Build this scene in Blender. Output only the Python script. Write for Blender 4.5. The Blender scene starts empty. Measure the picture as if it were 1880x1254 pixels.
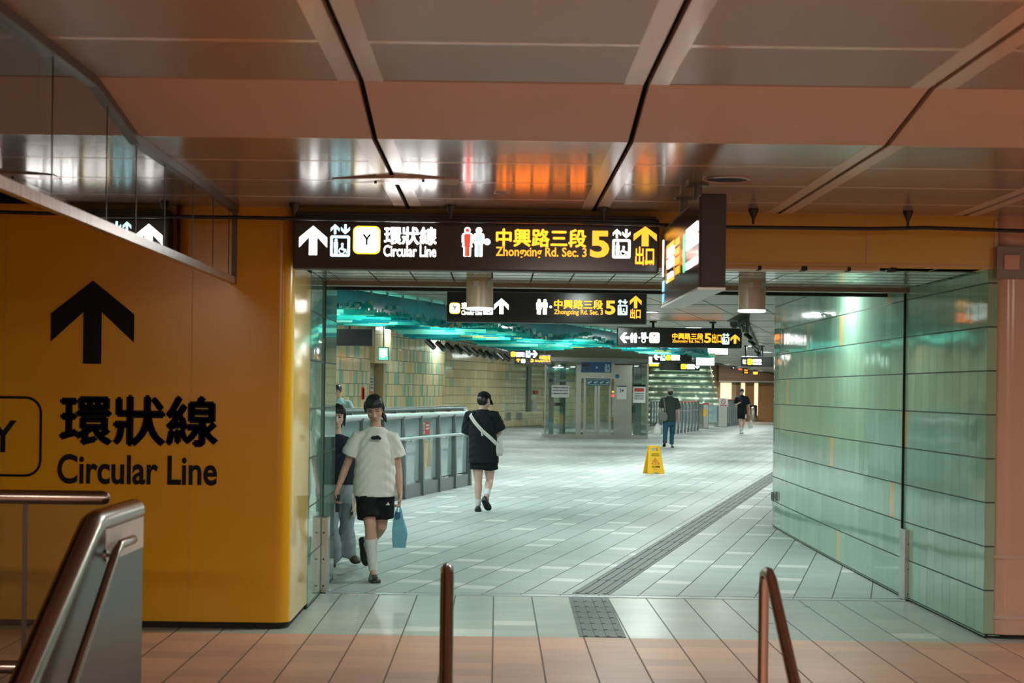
import bpy, bmesh, math, random
from mathutils import Vector, Matrix, Euler
random.seed(7)
scn = bpy.context.scene
COL = scn.collection
PI = math.pi
# ------------------------------------------------------------------ camera
F = 3000.0; PX, PY = 913.0, 717.0; ROLL = math.radians(0.75); EYE = 1.62
cd = bpy.data.cameras.new('camera'); cam = bpy.data.objects.new('camera', cd); COL.objects.link(cam)
cd.sensor_width = 36.0; cd.lens = F*36.0/1880.0
cam.location = (0, 0, EYE); cam.rotation_euler = (PI/2, -ROLL, 0)
cd.shift_x = (940-PX)/1880.0; cd.shift_y = (PY-627)/1880.0
cd.clip_start = 0.05; cd.clip_end = 400
cd.dof.use_dof = True; cd.dof.focus_distance = 19.0; cd.dof.aperture_fstop = 4.5
scn.camera = cam
# ------------------------------------------------------------------ view and world
scn.view_settings.view_transform = 'Standard'; scn.view_settings.look = 'None'
scn.view_settings.gamma = 1.0; scn.view_settings.use_curve_mapping = False
scn.view_settings.exposure = 0.0
w = bpy.data.worlds.new('world'); scn.world = w; w.use_nodes = True
w.node_tree.nodes['Background'].inputs[0].default_value = (0.9, 0.95, 1.0, 1)
w.node_tree.nodes['Background'].inputs[1].default_value = 0.01
scn.cycles.max_bounces = 7; scn.cycles.glossy_bounces = 4; scn.cycles.transmission_bounces = 4
scn.cycles.transparent_max_bounces = 10; scn.cycles.diffuse_bounces = 3
scn.cycles.caustics_reflective = False; scn.cycles.caustics_refractive = False
scn.cycles.sample_clamp_indirect = 4.0
DIR = Vector((0.2378, 0.9713, 0)); PER = Vector((0.9713, -0.2378, 0))   # the hall runs this way

def lamp(name, loc, size, power, color=(1, 1, 1), size_y=None, rot=(0, 0, 0), spread=PI):
    l = bpy.data.lights.new(name, 'AREA'); l.energy = power; l.color = color; l.size = size; l.spread = spread
    if size_y: l.shape = 'RECTANGLE'; l.size_y = size_y
    else: l.shape = 'DISK'
    o = bpy.data.objects.new(name, l); COL.objects.link(o); o.location = loc; o.rotation_euler = rot
    return o
WARM = (1.0, 0.86, 0.75); COOL = (0.88, 1.0, 0.95)
# the near concourse: its ceiling lamps stand behind and beside the viewer
for x, y, p in ((-2.4, 1.2, 210), (0.9, 1.2, 230), (4.4, 1.2, 260), (0.9, -3.5, 210), (5.9, 6.4, 150)):
    lamp('concourse_lamp', (x, y, 2.9), 1.1, p, WARM, 0.35)
# passage and hall downlights: one lamp under each fitting (fittings are built further down)
HALL_Z = 2.8; HALL_T = 3.4     # ceiling over the walkway, and the higher one over the stairwell and lift
DOWN = []
for s in range(0, 13):
    for q in (-11.0, -7.4, -3.6, -0.4, 2.9, 6.4):
        p = Vector((0.9, 17.0, 0)) + DIR*(s*5.6 + (1.4 if q in (-0.4, 6.4) else 0)) + PER*q
        if p.y < 22 and (p.x < -1.6 or p.x > 3.0): continue
        if q < -5 and (p.x < -9 or p.y > 72 or p.x < -4.4+.2447*(p.y-44.5)): continue
        if p.x > 3.0 and p.y < 21.5: continue
        if 1.2 < p.x < 6 and 55.5 < p.y < 60.5: continue
        p.z = HALL_T if q < -5 else HALL_Z; DOWN.append(p)
for p in DOWN:
    lamp('hall_lamp', (p.x, p.y, p.z-0.015), 0.32, 70, COOL)
PASSAGE = [(-.35, 11.27), (.75, 11.27), (1.0, 14.6), (2.95, 15.2)]
for x, y in PASSAGE[:2]:
    lamp('passage_lamp', (x, y, 2.46), 0.16, 26, COOL)
for x, y in PASSAGE[2:]:
    lamp('passage_lamp', (x, y, HALL_Z-0.015), 0.2, 45, COOL)

lamp('shop_lamp', (13.5, 92.0, HALL_T-.02), 2.5, 160, (1, .86, .66), .5); lamp('gate_fill', (9.0, 80.0, HALL_T-.02), 1.2, 160, COOL, 1.2)  # added fill lights without fittings, brightening the shop fronts and glass tower
# ------------------------------------------------------------------ placing helpers
CA, SA = math.cos(ROLL), math.sin(ROLL)
def at(px, py, Y):
    dx, dy = px-PX, py-PY
    u = dx*CA + dy*SA; v = -dx*SA + dy*CA
    return Vector((u*Y/F, Y, EYE - v*Y/F))
def fl(px, py, z=0.0):
    dx, dy = px-PX, py-PY
    u = dx*CA + dy*SA; v = -dx*SA + dy*CA
    Y = (EYE-z)*F/v
    return Vector((u*Y/F, Y, z))

# ------------------------------------------------------------------ mesh helpers
class MB:
    def __init__(s): s.v = []; s.f = []; s.uv = []
    def add(s, vs, fs, uvs=None):
        b = len(s.v); s.v += [Vector(p) for p in vs]
        for i, f in enumerate(fs):
            s.f.append([b+k for k in f]); s.uv.append(uvs[i] if uvs else None)
        return s
    def box(s, a, b):
        x0, y0, z0 = a; x1, y1, z1 = b
        x0, x1 = min(x0, x1), max(x0, x1); y0, y1 = min(y0, y1), max(y0, y1); z0, z1 = min(z0, z1), max(z0, z1)
        return s.add([(x0,y0,z0),(x1,y0,z0),(x1,y1,z0),(x0,y1,z0),(x0,y0,z1),(x1,y0,z1),(x1,y1,z1),(x0,y1,z1)],
                     [(0,3,2,1),(4,5,6,7),(0,1,5,4),(1,2,6,5),(2,3,7,6),(3,0,4,7)])
    def obox(s, c, u, v, w_):     # centre and three half axes
        c, u, v, w_ = map(Vector, (c, u, v, w_))
        P = [c-u-v-w_, c+u-v-w_, c+u+v-w_, c-u+v-w_, c-u-v+w_, c+u-v+w_, c+u+v+w_, c-u+v+w_]
        return s.add(P, [(0,3,2,1),(4,5,6,7),(0,1,5,4),(1,2,6,5),(2,3,7,6),(3,0,4,7)])
    def slab(s, p, q, thick, z0, z1):   # upright slab between two plan points
        p = Vector((p[0], p[1], 0)); q = Vector((q[0], q[1], 0)); d = (q-p); n = Vector((-d.y, d.x, 0)).normalized()*thick/2
        return s.obox((p+q)/2+Vector((0,0,(z0+z1)/2)), d/2, n, (0,0,(z1-z0)/2))
    def loft(s, rings, cap=True):
        n = len(rings[0]); vs = [p for r in rings for p in r]; fs = []
        for i in range(len(rings)-1):
            for j in range(n):
                a, b = i*n+j, i*n+(j+1) % n
                fs.append((a, b, b+n, a+n))
        if cap: fs.append(tuple(reversed(range(n)))); fs.append(tuple((len(rings)-1)*n+j for j in range(n)))
        return s.add(vs, fs)
    def tube(s, pts, r, n=12, flat=None, cap=True, round_=False):
        pts = [Vector(p) for p in pts]; m = len(pts)
        if not hasattr(r, '__len__'): r = [r]*m
        r = list(r)
        if round_:
            d0 = (pts[0]-pts[1]).normalized(); d1 = (pts[-1]-pts[-2]).normalized()
            r0 = r[0][0] if hasattr(r[0], '__len__') else r[0]; r1 = r[-1][0] if hasattr(r[-1], '__len__') else r[-1]
            def sc(k, t): return tuple(c*t for c in k) if hasattr(k, '__len__') else k*t
            pts = [pts[0]+d0*r0*.9, pts[0]+d0*r0*.6] + pts + [pts[-1]+d1*r1*.6, pts[-1]+d1*r1*.9]
            r = [sc(r[0], .35), sc(r[0], .8)] + r + [sc(r[-1], .8), sc(r[-1], .35)]
            m = len(pts)
        ref = Vector(flat) if flat is not None else None
        rings = []; prev = None
        for i, p in enumerate(pts):
            d = (pts[min(i+1, m-1)]-pts[max(i-1, 0)]).normalized()
            a = ref if ref is not None else (prev if prev is not None else (Vector((0,0,1)) if abs(d.z) < .9 else Vector((1,0,0))))
            a = (a - d*a.dot(d))
            if a.length < 1e-5: a = d.orthogonal()
            a.normalize(); b = d.cross(a); prev = a
            ra, rb = r[i] if hasattr(r[i], '__len__') else (r[i], r[i])
            rings.append([p + a*math.cos(2*PI*k/n)*ra + b*math.sin(2*PI*k/n)*rb for k in range(n)])
        return s.loft(rings, cap)
    def ell(s, c, r, basis=None, nu=16, nv=10):
        c = Vector(c); B = basis or (Vector((1,0,0)), Vector((0,1,0)), Vector((0,0,1)))
        vs = []; fs = []
        for i in range(1, nv):
            t = PI*i/nv
            for j in range(nu):
                a = 2*PI*j/nu
                vs.append(c + B[0]*r[0]*math.sin(t)*math.cos(a) + B[1]*r[1]*math.sin(t)*math.sin(a) + B[2]*r[2]*math.cos(t))
        top = len(vs); vs.append(c+B[2]*r[2]); vs.append(c-B[2]*r[2])
        for i in range(nv-2):
            for j in range(nu):
                a, b = i*nu+j, i*nu+(j+1) % nu
                fs.append((a, a+nu, b+nu, b))
        for j in range(nu):
            fs.append((top, j, (j+1) % nu)); fs.append((top+1, (nv-2)*nu+(j+1) % nu, (nv-2)*nu+j))
        return s.add(vs, fs)
    def lathe(s, c, prof, n=32, arc=2*PI):
        c = Vector(c); rings = [[c+Vector((r*math.cos(2*PI*k/n), r*math.sin(2*PI*k/n), z)) for k in range(n)] for r, z in prof]
        return s.loft(rings)
    def build(s, name, mat, parent=None, smooth=False, bevel=0.0):
        me = bpy.data.meshes.new(name); me.from_pydata([tuple(p) for p in s.v], [], s.f)
        if any(u is not None for u in s.uv):
            l = me.uv_layers.new(name='uv')
            for poly, u in zip(me.polygons, s.uv):
                if u:
                    for li, c in zip(poly.loop_indices, u): l.data[li].uv = c
        me.update()
        bm = bmesh.new(); bm.from_mesh(me); bmesh.ops.recalc_face_normals(bm, faces=bm.faces)
        if bevel:
            bmesh.ops.remove_doubles(bm, verts=bm.verts, dist=1e-5)
            es = [e for e in bm.edges if len(e.link_faces) == 2 and e.calc_face_angle(0) > .6]
            bmesh.ops.bevel(bm, geom=es, offset=bevel, segments=2, affect='EDGES', profile=.5)
        bm.to_mesh(me); bm.free()
        for p in me.polygons: p.use_smooth = smooth
        if smooth:
            try: me.set_sharp_from_angle(angle=math.radians(40))
            except Exception: pass
        me.materials.append(mat)
        o = bpy.data.objects.new(name, me); COL.objects.link(o)
        if parent is not None: o.parent = parent
        return o

def tag(o, label, cat, group=None, kind=None):
    o['label'] = label; o['category'] = cat
    if group: o['group'] = group
    if kind: o['kind'] = kind
    return o
def struct(o):
    o['kind'] = 'structure'; return o
def thing(name, label, cat, loc=(0, 0, 0), rz=0.0, group=None):
    o = bpy.data.objects.new(name, None); COL.objects.link(o); o.empty_display_size = .1
    o.location = loc; o.rotation_euler = (0, 0, rz); return tag(o, label, cat, group)
def dup(root, loc, rz=0.0, label=None):
    r = root.copy(); COL.objects.link(r); r.location = loc; r.rotation_euler = (0, 0, rz)
    if label: r['label'] = label
    for ch in list(root.children):
        c = ch.copy(); COL.objects.link(c); c.parent = r
        for g in list(ch.children):
            d = g.copy(); COL.objects.link(d); d.parent = c
    return r

# ------------------------------------------------------------------ materials
class NT:
    def __init__(s, name):
        s.m = bpy.data.materials.new(name); s.m.use_nodes = True; s.t = s.m.node_tree
        s.b = s.t.nodes['Principled BSDF']; s.out = s.t.nodes['Material Output']
    def n(s, typ, **kw):
        n = s.t.nodes.new(typ)
        for k, v in kw.items(): setattr(n, k, v)
        return n
    def l(s, a, b): s.t.links.new(a, b)
    def val(s, x, sock):
        if hasattr(x, 'is_linked') or isinstance(x, bpy.types.NodeSocket): s.l(x, sock)
        else: sock.default_value = x
    def math(s, op, a, b=None, c=None):
        n = s.n('ShaderNodeMath', operation=op); s.val(a, n.inputs[0])
        if b is not None: s.val(b, n.inputs[1])
        if c is not None: s.val(c, n.inputs[2])
        return n.outputs[0]
    def mix(s, f, a, b):
        n = s.n('ShaderNodeMix', data_type='RGBA'); s.val(f, n.inputs[0])
        for x, k in ((a, 6), (b, 7)):
            if isinstance(x, bpy.types.NodeSocket): s.l(x, n.inputs[k])
            else: n.inputs[k].default_value = (*x, 1) if len(x) == 3 else x
        return n.outputs[2]
    def ramp(s, f, stops, const=False):
        n = s.n('ShaderNodeValToRGB'); s.l(f, n.inputs[0]); r = n.color_ramp
        if const: r.interpolation = 'CONSTANT'
        while len(r.elements) < len(stops): r.elements.new(0.5)
        for e, (p, c) in zip(r.elements, stops): e.position = p; e.color = (*c, 1)
        return n.outputs[0]
    def noise(s, scale, detail=3, vec=None):
        n = s.n('ShaderNodeTexNoise'); n.inputs['Scale'].default_value = scale; n.inputs['Detail'].default_value = detail
        if vec is not None: s.l(vec, n.inputs['Vector'])
        return n.outputs[0]
    def coord(s, which='Object'):
        return s.n('ShaderNodeTexCoord').outputs[which]
    def sep(s, v):
        n = s.n('ShaderNodeSeparateXYZ'); s.l(v, n.inputs[0]); return n.outputs
    def comb(s, x, y, z=0.0):
        n = s.n('ShaderNodeCombineXYZ')
        for k, q in enumerate((x, y, z)): s.val(q, n.inputs[k])
        return n.outputs[0]
    def white(s, v):
        n = s.n('ShaderNodeTexWhiteNoise', noise_dimensions='3D'); s.l(v, n.inputs['Vector']); return n.outputs
    def bump(s, h, strength=.3, dist=.01):
        n = s.n('ShaderNodeBump'); n.inputs['Strength'].default_value = strength; n.inputs['Distance'].default_value = dist
        s.l(h, n.inputs['Height']); s.l(n.outputs[0], s.b.inputs['Normal'])
    def set(s, color=None, rough=None, metal=None, spec=None, coat=None):
        if color is not None:
            if isinstance(color, bpy.types.NodeSocket): s.l(color, s.b.inputs['Base Color'])
            else: s.b.inputs['Base Color'].default_value = (*color, 1)
        if rough is not None: s.val(rough, s.b.inputs['Roughness'])
        if metal is not None: s.b.inputs['Metallic'].default_value = metal
        if spec is not None: s.b.inputs['Specular IOR Level'].default_value = spec
        if coat is not None: s.b.inputs['Coat Weight'].default_value = coat
        return s

def plain(name, color, rough=.5, metal=0.0, spec=.5, var=.06, scale=14, bump=0.0, coat=0.0):
    N = NT(name); no = N.noise(scale, 4, N.coord())
    d = tuple(max(0, c*(1-var*2)) for c in color); li = tuple(min(1, c*(1+var)) for c in color)
    N.set(N.mix(no, d, li), rough, metal, spec, coat)
    if bump: N.bump(no, bump, .004)
    return N.m
def emit(name, color, strength, base=None):
    N = NT(name); N.set(base or color, .35)
    N.b.inputs['Emission Color'].default_value = (*color, 1); N.b.inputs['Emission Strength'].default_value = strength
    no = N.noise(9, 2, N.coord()); N.l(N.math('MULTIPLY_ADD', no, strength*.06, strength*.97), N.b.inputs['Emission Strength'])
    return N.m
def glass(name, tint=(.93, .97, .95), refl=1.0, body=0.0, body_col=(.5, .6, .6)):
    N = NT(name); t = N.n('ShaderNodeBsdfTransparent'); t.inputs[0].default_value = (*tint, 1)
    g = N.n('ShaderNodeBsdfGlossy'); g.inputs['Roughness'].default_value = .01; g.inputs[0].default_value = (.95, .97, .96, 1)
    fr = N.n('ShaderNodeFresnel'); fr.inputs['IOR'].default_value = 1.52
    k = N.math('MINIMUM', N.math('MULTIPLY', fr.outputs[0], 1.75*refl), 1.0)
    base = t.outputs[0]
    if body:
        d = N.n('ShaderNodeBsdfDiffuse'); d.inputs[0].default_value = (*body_col, 1)
        m0 = N.n('ShaderNodeMixShader'); m0.inputs[0].default_value = body; N.l(base, m0.inputs[1]); N.l(d.outputs[0], m0.inputs[2]); base = m0.outputs[0]
    m = N.n('ShaderNodeMixShader'); N.l(k, m.inputs[0]); N.l(base, m.inputs[1]); N.l(g.outputs[0], m.inputs[2]); N.l(m.outputs[0], N.out.inputs[0])
    return N.m
def steel(name, color=(.55, .53, .5), rough=.28, axis=2, stretch=160, amt=.25):
    N = NT(name); mp = N.n('ShaderNodeMapping'); N.l(N.coord(), mp.inputs[0])
    sc = [stretch]*3; sc[axis] = 1.2; mp.inputs['Scale'].default_value = sc
    no = N.noise(1.0, 3, mp.outputs[0])
    N.set(N.mix(no, tuple(c*.94 for c in color), color), N.math('MULTIPLY_ADD', no, rough*amt, rough*(1-amt/2)), 1.0)
    return N.m
def tiles(name, wu, hv, stops, gu=.02, gv=.04, groove=(.03, .05, .04), rough=.1, tilt=.5, spec=.5, v0=0.0, strip=None, coat=0.0):
    N = NT(name); uv = N.sep(N.coord('UV'))
    tu = N.math('DIVIDE', uv[0], wu); tv = N.math('DIVIDE', N.math('SUBTRACT', uv[1], v0), hv)
    fu = N.math('FRACT', tu); fv = N.math('FRACT', tv); iu = N.math('FLOOR', tu); iv = N.math('FLOOR', tv)
    wn = N.white(N.comb(iu, iv, 3.0)); r1 = wn[0]
    c = N.ramp(r1, stops, True)
    wn2 = N.white(N.comb(iu, iv, 11.0))
    sh = N.n('ShaderNodeHueSaturation'); N.l(c, sh.inputs['Color']); N.l(N.math('MULTIPLY_ADD', wn2[0], .09, .955), sh.inputs['Value'])
    m = N.math('MAXIMUM', N.math('LESS_THAN', fv, gv), N.math('MULTIPLY', N.math('LESS_THAN', fu, gu), .8))
    N.set(N.mix(m, sh.outputs[0], groove), None, 0, spec, coat)
    N.l(N.math('MULTIPLY_ADD', m, .6, rough), N.b.inputs['Roughness'])
    sx = N.math('MULTIPLY', N.math('MULTIPLY', N.math('SUBTRACT', r1, .5), fu), tilt*wu)
    sy = N.math('MULTIPLY', N.math('MULTIPLY', N.math('SUBTRACT', wn2[0], .5), fv), tilt*hv*.6)
    # each tile is very slightly cushioned
    cu = N.math('MULTIPLY', N.math('POWER', N.math('ABSOLUTE', N.math('SUBTRACT', fu, .5)), 2.0), -.05*wu)
    h = N.math('SUBTRACT', N.math('ADD', N.math('ADD', sx, sy), cu), N.math('MULTIPLY', m, .002))
    b = N.n('ShaderNodeBump'); b.inputs['Strength'].default_value = 1.0; b.inputs['Distance'].default_value = .05
    N.l(h, b.inputs['Height']); N.l(b.outputs[0], N.b.inputs['Normal'])
    return N.m
def floor_mat(name, base, light, dark, tw=.3, td=.227, rough=.3, rot=0.0, row=.25, light_share=.06, x0=0.0, ramp=None, spec=.5, grout=(.12, .13, .12)):
    N = NT(name); mp = N.n('ShaderNodeMapping'); mp.inputs['Rotation'].default_value = (0, 0, rot); N.l(N.coord(), mp.inputs[0])
    p = N.sep(mp.outputs[0])
    tu = N.math('DIVIDE', N.math('SUBTRACT', p[0], x0), tw); iu = N.math('FLOOR', tu); fu = N.math('FRACT', tu)
    off = N.white(N.comb(iu, 5.0, 1.0))[0]
    tv = N.math('ADD', N.math('DIVIDE', p[1], td), off); iv = N.math('FLOOR', tv); fv = N.math('FRACT', tv)
    r = N.white(N.comb(iu, iv, 2.0))[0]; r2 = N.white(N.comb(iu, iv, 7.0))[0]
    c = N.ramp(r2, ramp or [(0, dark), (1, base)])
    c = N.mix(N.math('LESS_THAN', r, light_share), c, light)
    no = N.noise(2.2, 5, N.coord()); c = N.mix(N.math('MULTIPLY', no, .25), c, tuple(q*.6 for q in base))
    gu = N.math('LESS_THAN', fu, .034); gv = N.math('MULTIPLY', N.math('LESS_THAN', fv, .022), row)
    g = N.math('MAXIMUM', N.math('MULTIPLY', gu, .95), gv)
    N.set(N.mix(g, c, grout), None, 0, spec)
    N.l(N.math('ADD', N.math('MULTIPLY_ADD', no, .14, rough-.07), N.math('MULTIPLY', g, .4)), N.b.inputs['Roughness'])
    h = N.math('ADD', N.math('MULTIPLY', r2, .15), N.math('SUBTRACT', N.math('MULTIPLY', no, .4), g))
    N.bump(h, .12, .004)
    return N.m
def ceil_mat(name, base, rough, perf=True, spec=.5):
    N = NT(name); co = N.coord(); p = N.sep(co)
    if perf:
        k = 2*PI/.011
        a = N.math('SINE', N.math('MULTIPLY', p[0], k)); b = N.math('SINE', N.math('MULTIPLY', p[1], k))
        hole = N.math('GREATER_THAN', N.math('MULTIPLY', a, b), .45)
        no = N.noise(1.5, 3, co)
        c = N.mix(N.math('MULTIPLY', hole, .75), N.mix(no, tuple(q*.9 for q in base), tuple(q*1.08 for q in base)), (.02, .012, .008))
        N.set(c, N.math('MULTIPLY_ADD', hole, .3, rough), 0, spec)
    else:
        no = N.noise(3, 4, co); N.set(N.mix(no, tuple(q*.93 for q in base), base), rough, 0, spec)
    return N.m

M = {}
M['terracotta'] = floor_mat('terracotta floor tiles', (.60, .33, .22), (.66, .40, .28), (.50, .27, .19), rough=.42, row=.35, light_share=.0, x0=-.013,
                            ramp=[(0, (.46, .25, .18)), (.5, (.55, .30, .20)), (1, (.64, .35, .22))], grout=(.10, .06, .05))
M['cream_tile'] = floor_mat('pale floor tiles', (.42, .46, .41), (.62, .61, .56), (.36, .40, .365), rough=.3, row=.4, light_share=.06, x0=-.013, grout=(.07, .075, .07))
M['hall_tile'] = floor_mat('hall floor tiles', (.37, .42, .41), (.60, .61, .59), (.33, .375, .37), rough=.44, spec=.35, rot=math.atan2(.2378, .9713), row=.35, light_share=.07, x0=.11, grout=(.06, .065, .06))
M['ceil_low'] = ceil_mat('perforated ceiling panel low', (.33, .235, .185), .16)
M['ceil_high'] = ceil_mat('perforated ceiling panel high', (.31, .235, .19), .36)
M['ceil_plain'] = ceil_mat('plain ceiling metal', (.54, .41, .335), .22, False)
M['ceil_fascia'] = ceil_mat('fascia ceiling metal', (.52, .39, .32), .5, False, .3)
M['ceil_gap'] = plain('dark joint', (.012, .010, .009), .8)
M['yellow'] = plain('glossy yellow wall panel', (.70, .35, .002), .22, 0, .5, .03, 3)
M['lintel'] = plain('tan yellow lintel panel', (.58, .375, .065), .35, 0, .5, .04, 3)
M['lintel_edge'] = plain('tan lintel edge', (.55, .36, .19), .4)
M['cream_panel'] = plain('glossy cream corner panel', (.62, .44, .16), .10, 0, .6, .05, 3)
M['pink'] = plain('pink beige enamel', (.56, .37, .28), .16, 0, .5, .03, 3)
M['black'] = plain('black plastic', (.012, .012, .013), .4)
M['blackgap'] = plain('black base gap', (.008, .008, .008), .8)
M['signface'] = plain('black sign acrylic', (.040, .038, .038), .16, 0, .5)
M['signbody'] = plain('charcoal sign housing', (.048, .045, .043), .45)
M['channel'] = plain('bronze channel', (.13, .105, .09), .4, .4)
M['signbody_dark'] = plain('black sign housing', (.020, .020, .021), .45)
M['ink'] = plain('black lettering film', (.006, .007, .011), .55, 0, .15)
M['steel'] = steel('brushed stainless steel')
M['steel_dark'] = steel('dark brushed steel', (.30, .30, .29), .34)
M['tube'] = steel('polished steel tube', (.40, .345, .31), .24)
M['panel_steel'] = steel('brushed steel cladding', (.08, .076, .07), .30)
M['rail_grey'] = plain('grey painted steel', (.20, .22, .22), .35, .6)
M['alu'] = plain('light grey aluminium', (.55, .57, .57), .35, .7)
M['green'] = tiles('green glazed wall tiles', .2, .295, [(0, (.26, .44, .32)), (.35, (.285, .47, .345)), (.7, (.255, .43, .315)), (.965, (.56, .45, .21))], gu=.03, gv=.035, v0=.02, rough=.07, tilt=.26, spec=.6)
M['greenleft'] = tiles('green glazed wall tiles at left', .3, .36, [(0, (.20, .36, .29)), (.35, (.25, .42, .33)), (.7, (.18, .33, .27))], gu=.02, gv=.03, v0=.02, rough=.06, tilt=.16, spec=.6)
M['farstripe'] = tiles('cream and green striped tiles', .17, .35, [(0, (.78, .64, .36)), (.35, (.82, .69, .42)), (.56, (.30, .52, .38)), (.76, (.74, .56, .28)), (.86, (.38, .58, .43))], gu=.02, gv=.04, v0=.0, rough=.12, tilt=.12)
M['farcream'] = tiles('cream glazed tiles', .42, .35, [(0, (.74, .62, .36)), (.5, (.79, .67, .40)), (.8, (.42, .58, .42)), (.86, (.72, .60, .33))], gu=.03, gv=.045, v0=.0, rough=.09, tilt=.14)
M['khaki'] = plain('hall ceiling metal', (.25, .215, .135), .36, 0, .5, .05, 2)
M['pass_ceil'] = plain('passage ceiling metal', (.55, .56, .50), .10, 0, .6, .03, 2)
M['cyl'] = plain('beige pendant housing', (.42, .34, .25), .35)
M['glow_white'] = emit('lit white', (1, .98, .97), 4.0)
M['glow_soft'] = emit('lit display white', (.86, 1, .95), 1.9)
M['glow_cyan'] = emit('lit pale blue', (.55, .95, 1), 2.6)
M['glow_amber'] = emit('lit amber', (1, .42, .03), 1.6)
M['glow_yellow'] = emit('lit yellow', (1, .72, .02), 2.2)
M['glow_red'] = emit('lit red', (1, .05, .03), 1.6)
M['glow_bluegrey'] = emit('lit blue grey', (.62, .80, .86), 1.0)
M['glow_green'] = emit('lit green', (.12, .75, .42), 1.2)
M['glow_pgreen'] = emit('lit pale green', (.55, 1, .78), 2.0)
M['glow_blue'] = emit('lit blue', (.06, .45, .75), .9)
M['glow_warm'] = emit('lit warm shop', (1, .84, .52), 1.15)
M['down'] = emit('downlight diffuser', (.95, 1, .97), 5.0)
M['glass'] = glass('clear glass')
M['glass_smoke'] = glass('smoke curtain glass', (.86, .88, .84), 1.15)
M['glass_rail'] = glass('railing glass', (.70, .84, .85), .8, .55, (.60, .80, .80))
M['glass_lift'] = glass('lift glass', (.90, .96, .95), .7, .03, (.28, .42, .42))
M['tact'] = plain('tactile paving steel', (.075, .092, .092), .5, .2)
M['track'] = plain('bright floor track', (.55, .62, .66), .3, .8)
M['ycaution'] = plain('yellow plastic', (.90, .50, .0), .4)
M['orange_ink'] = plain('orange print', (.80, .16, .01), .5)
M['red'] = plain('red enamel', (.55, .03, .02), .35)
M['white_paint'] = plain('white paper', (.72, .74, .73), .6)
M['door'] = plain('pale door paint', (.62, .56, .40), .4)
M['doorframe'] = plain('door frame paint', (.50, .42, .22), .4)
M['blue'] = plain('blue sign enamel', (.012, .10, .24), .35)
M['blue2'] = plain('teal blue band', (.015, .14, .22), .35)
M['wood'] = plain('warm timber panel', (.42, .22, .09), .4)
M['beige'] = plain('beige wall', (.46, .35, .25), .5)
M['brown'] = plain('brown fascia', (.22, .14, .09), .4)
M['grey_plastic'] = plain('grey plastic', (.23, .20, .19), .55)
M['cctv'] = plain('camera grey housing', (.10, .11, .09), .4)

# glass strip sculpture colours
def strip_mat(name, col, tr):
    N = NT(name); no = N.noise(3.0, 3, N.coord())
    N.set(N.mix(no, tuple(c*.6 for c in col), col), .12, 0, .6)
    t = N.n('ShaderNodeBsdfTranslucent'); t.inputs[0].default_value = (*col, 1)
    m = N.n('ShaderNodeMixShader'); m.inputs[0].default_value = tr
    N.l(N.b.outputs[0], m.inputs[1]); N.l(t.outputs[0], m.inputs[2]); N.l(m.outputs[0], N.out.inputs[0])
    return N.m
M['strip_a'] = strip_mat('turquoise glass', (.07, .66, .60), .6)
M['strip_b'] = strip_mat('pale turquoise glass', (.42, .88, .76), .6)
M['strip_c'] = strip_mat('deep teal glass', (.02, .36, .40), .5)
M['strip_d'] = strip_mat('pale yellow glass', (.80, .84, .45), .55)

# ------------------------------------------------------------------ setting: floors
YB = 10.76      # where terracotta meets pale tiles
YT = 12.95      # floor track
def sheet(mb, x0, x1, y0, y1, z, t=.1): mb.box((x0, y0, z-t), (x1, y1, z))
b = MB(); sheet(b, -9, 9, 7.3, YB, 0); struct(b.build('floor', M['terracotta']))
b = MB(); sheet(b, -9, 9, YB, YT-.02, 0); struct(b.build('floor_passage', M['cream_tile']))
b = MB(); sheet(b, -26, 46, YT-.02, 125, 0); struct(b.build('floor_hall', M['hall_tile']))
b = MB(); b.box((-1.33, YT-.09, 0), (3.24, YT-.03, .006)); b.box((-1.33, YT+.085, 0), (3.24, YT+.10, .004))
struct(b.build('trim_track', M['track']))
b = MB(); b.box((-9, -6, -1.75), (9, 4.9, -1.65)); struct(b.build('floor_lower', M['terracotta']))
b = MB()
for i in range(8): b.box((-9, 7.3-.3*(i+1), -1.65), (9, 7.3-.3*i, -.17*(i+1)))
struct(b.build('floor_steps', M['terracotta']))

# tactile paving: a short run in the passage then a turn along the hall
def tactile(name, label, c0, c1, half, plates):
    root = thing(name, label, 'tactile paving', (c0[0], c0[1], 0))
    d = (Vector((c1[0], c1[1], 0))-Vector((c0[0], c0[1], 0))); L = d.length; d.normalize(); n = Vector((-d.y, d.x, 0))
    for i in range(plates):
        m0, m1 = L*i/plates+.004, L*(i+1)/plates-.004
        p = MB(); p.obox(d*(m0+m1)/2+Vector((0,0,.002)), d*(m1-m0)/2, n*half, (0,0,.002))
        for k in range(4):
            o_ = (k-1.5)*half*.48
            p.obox(d*(m0+m1)/2+n*o_+Vector((0,0,.006)), d*((m1-m0)/2-.012), n*.013, (0,0,.003))
        p.build('paving_plate', M['tact'], root)
    return root
a0 = fl(1107, 1171); a1 = fl(1083, 1104)
tactile('tactile_paving', 'short dark tactile strip between orange floor and silver floor track', (a0.x, a0.y+.01), (a1.x, YT-.1), .155, 7)
b0 = fl(1085, 1093); b0 = Vector((b0.x, YT+.115, 0))
tactile('tactile_paving', 'long dark tactile strip running diagonally up the hall', (b0.x, b0.y), (b0.x+.2378*57, b0.y+.9713*57), .152, 60)

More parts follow.
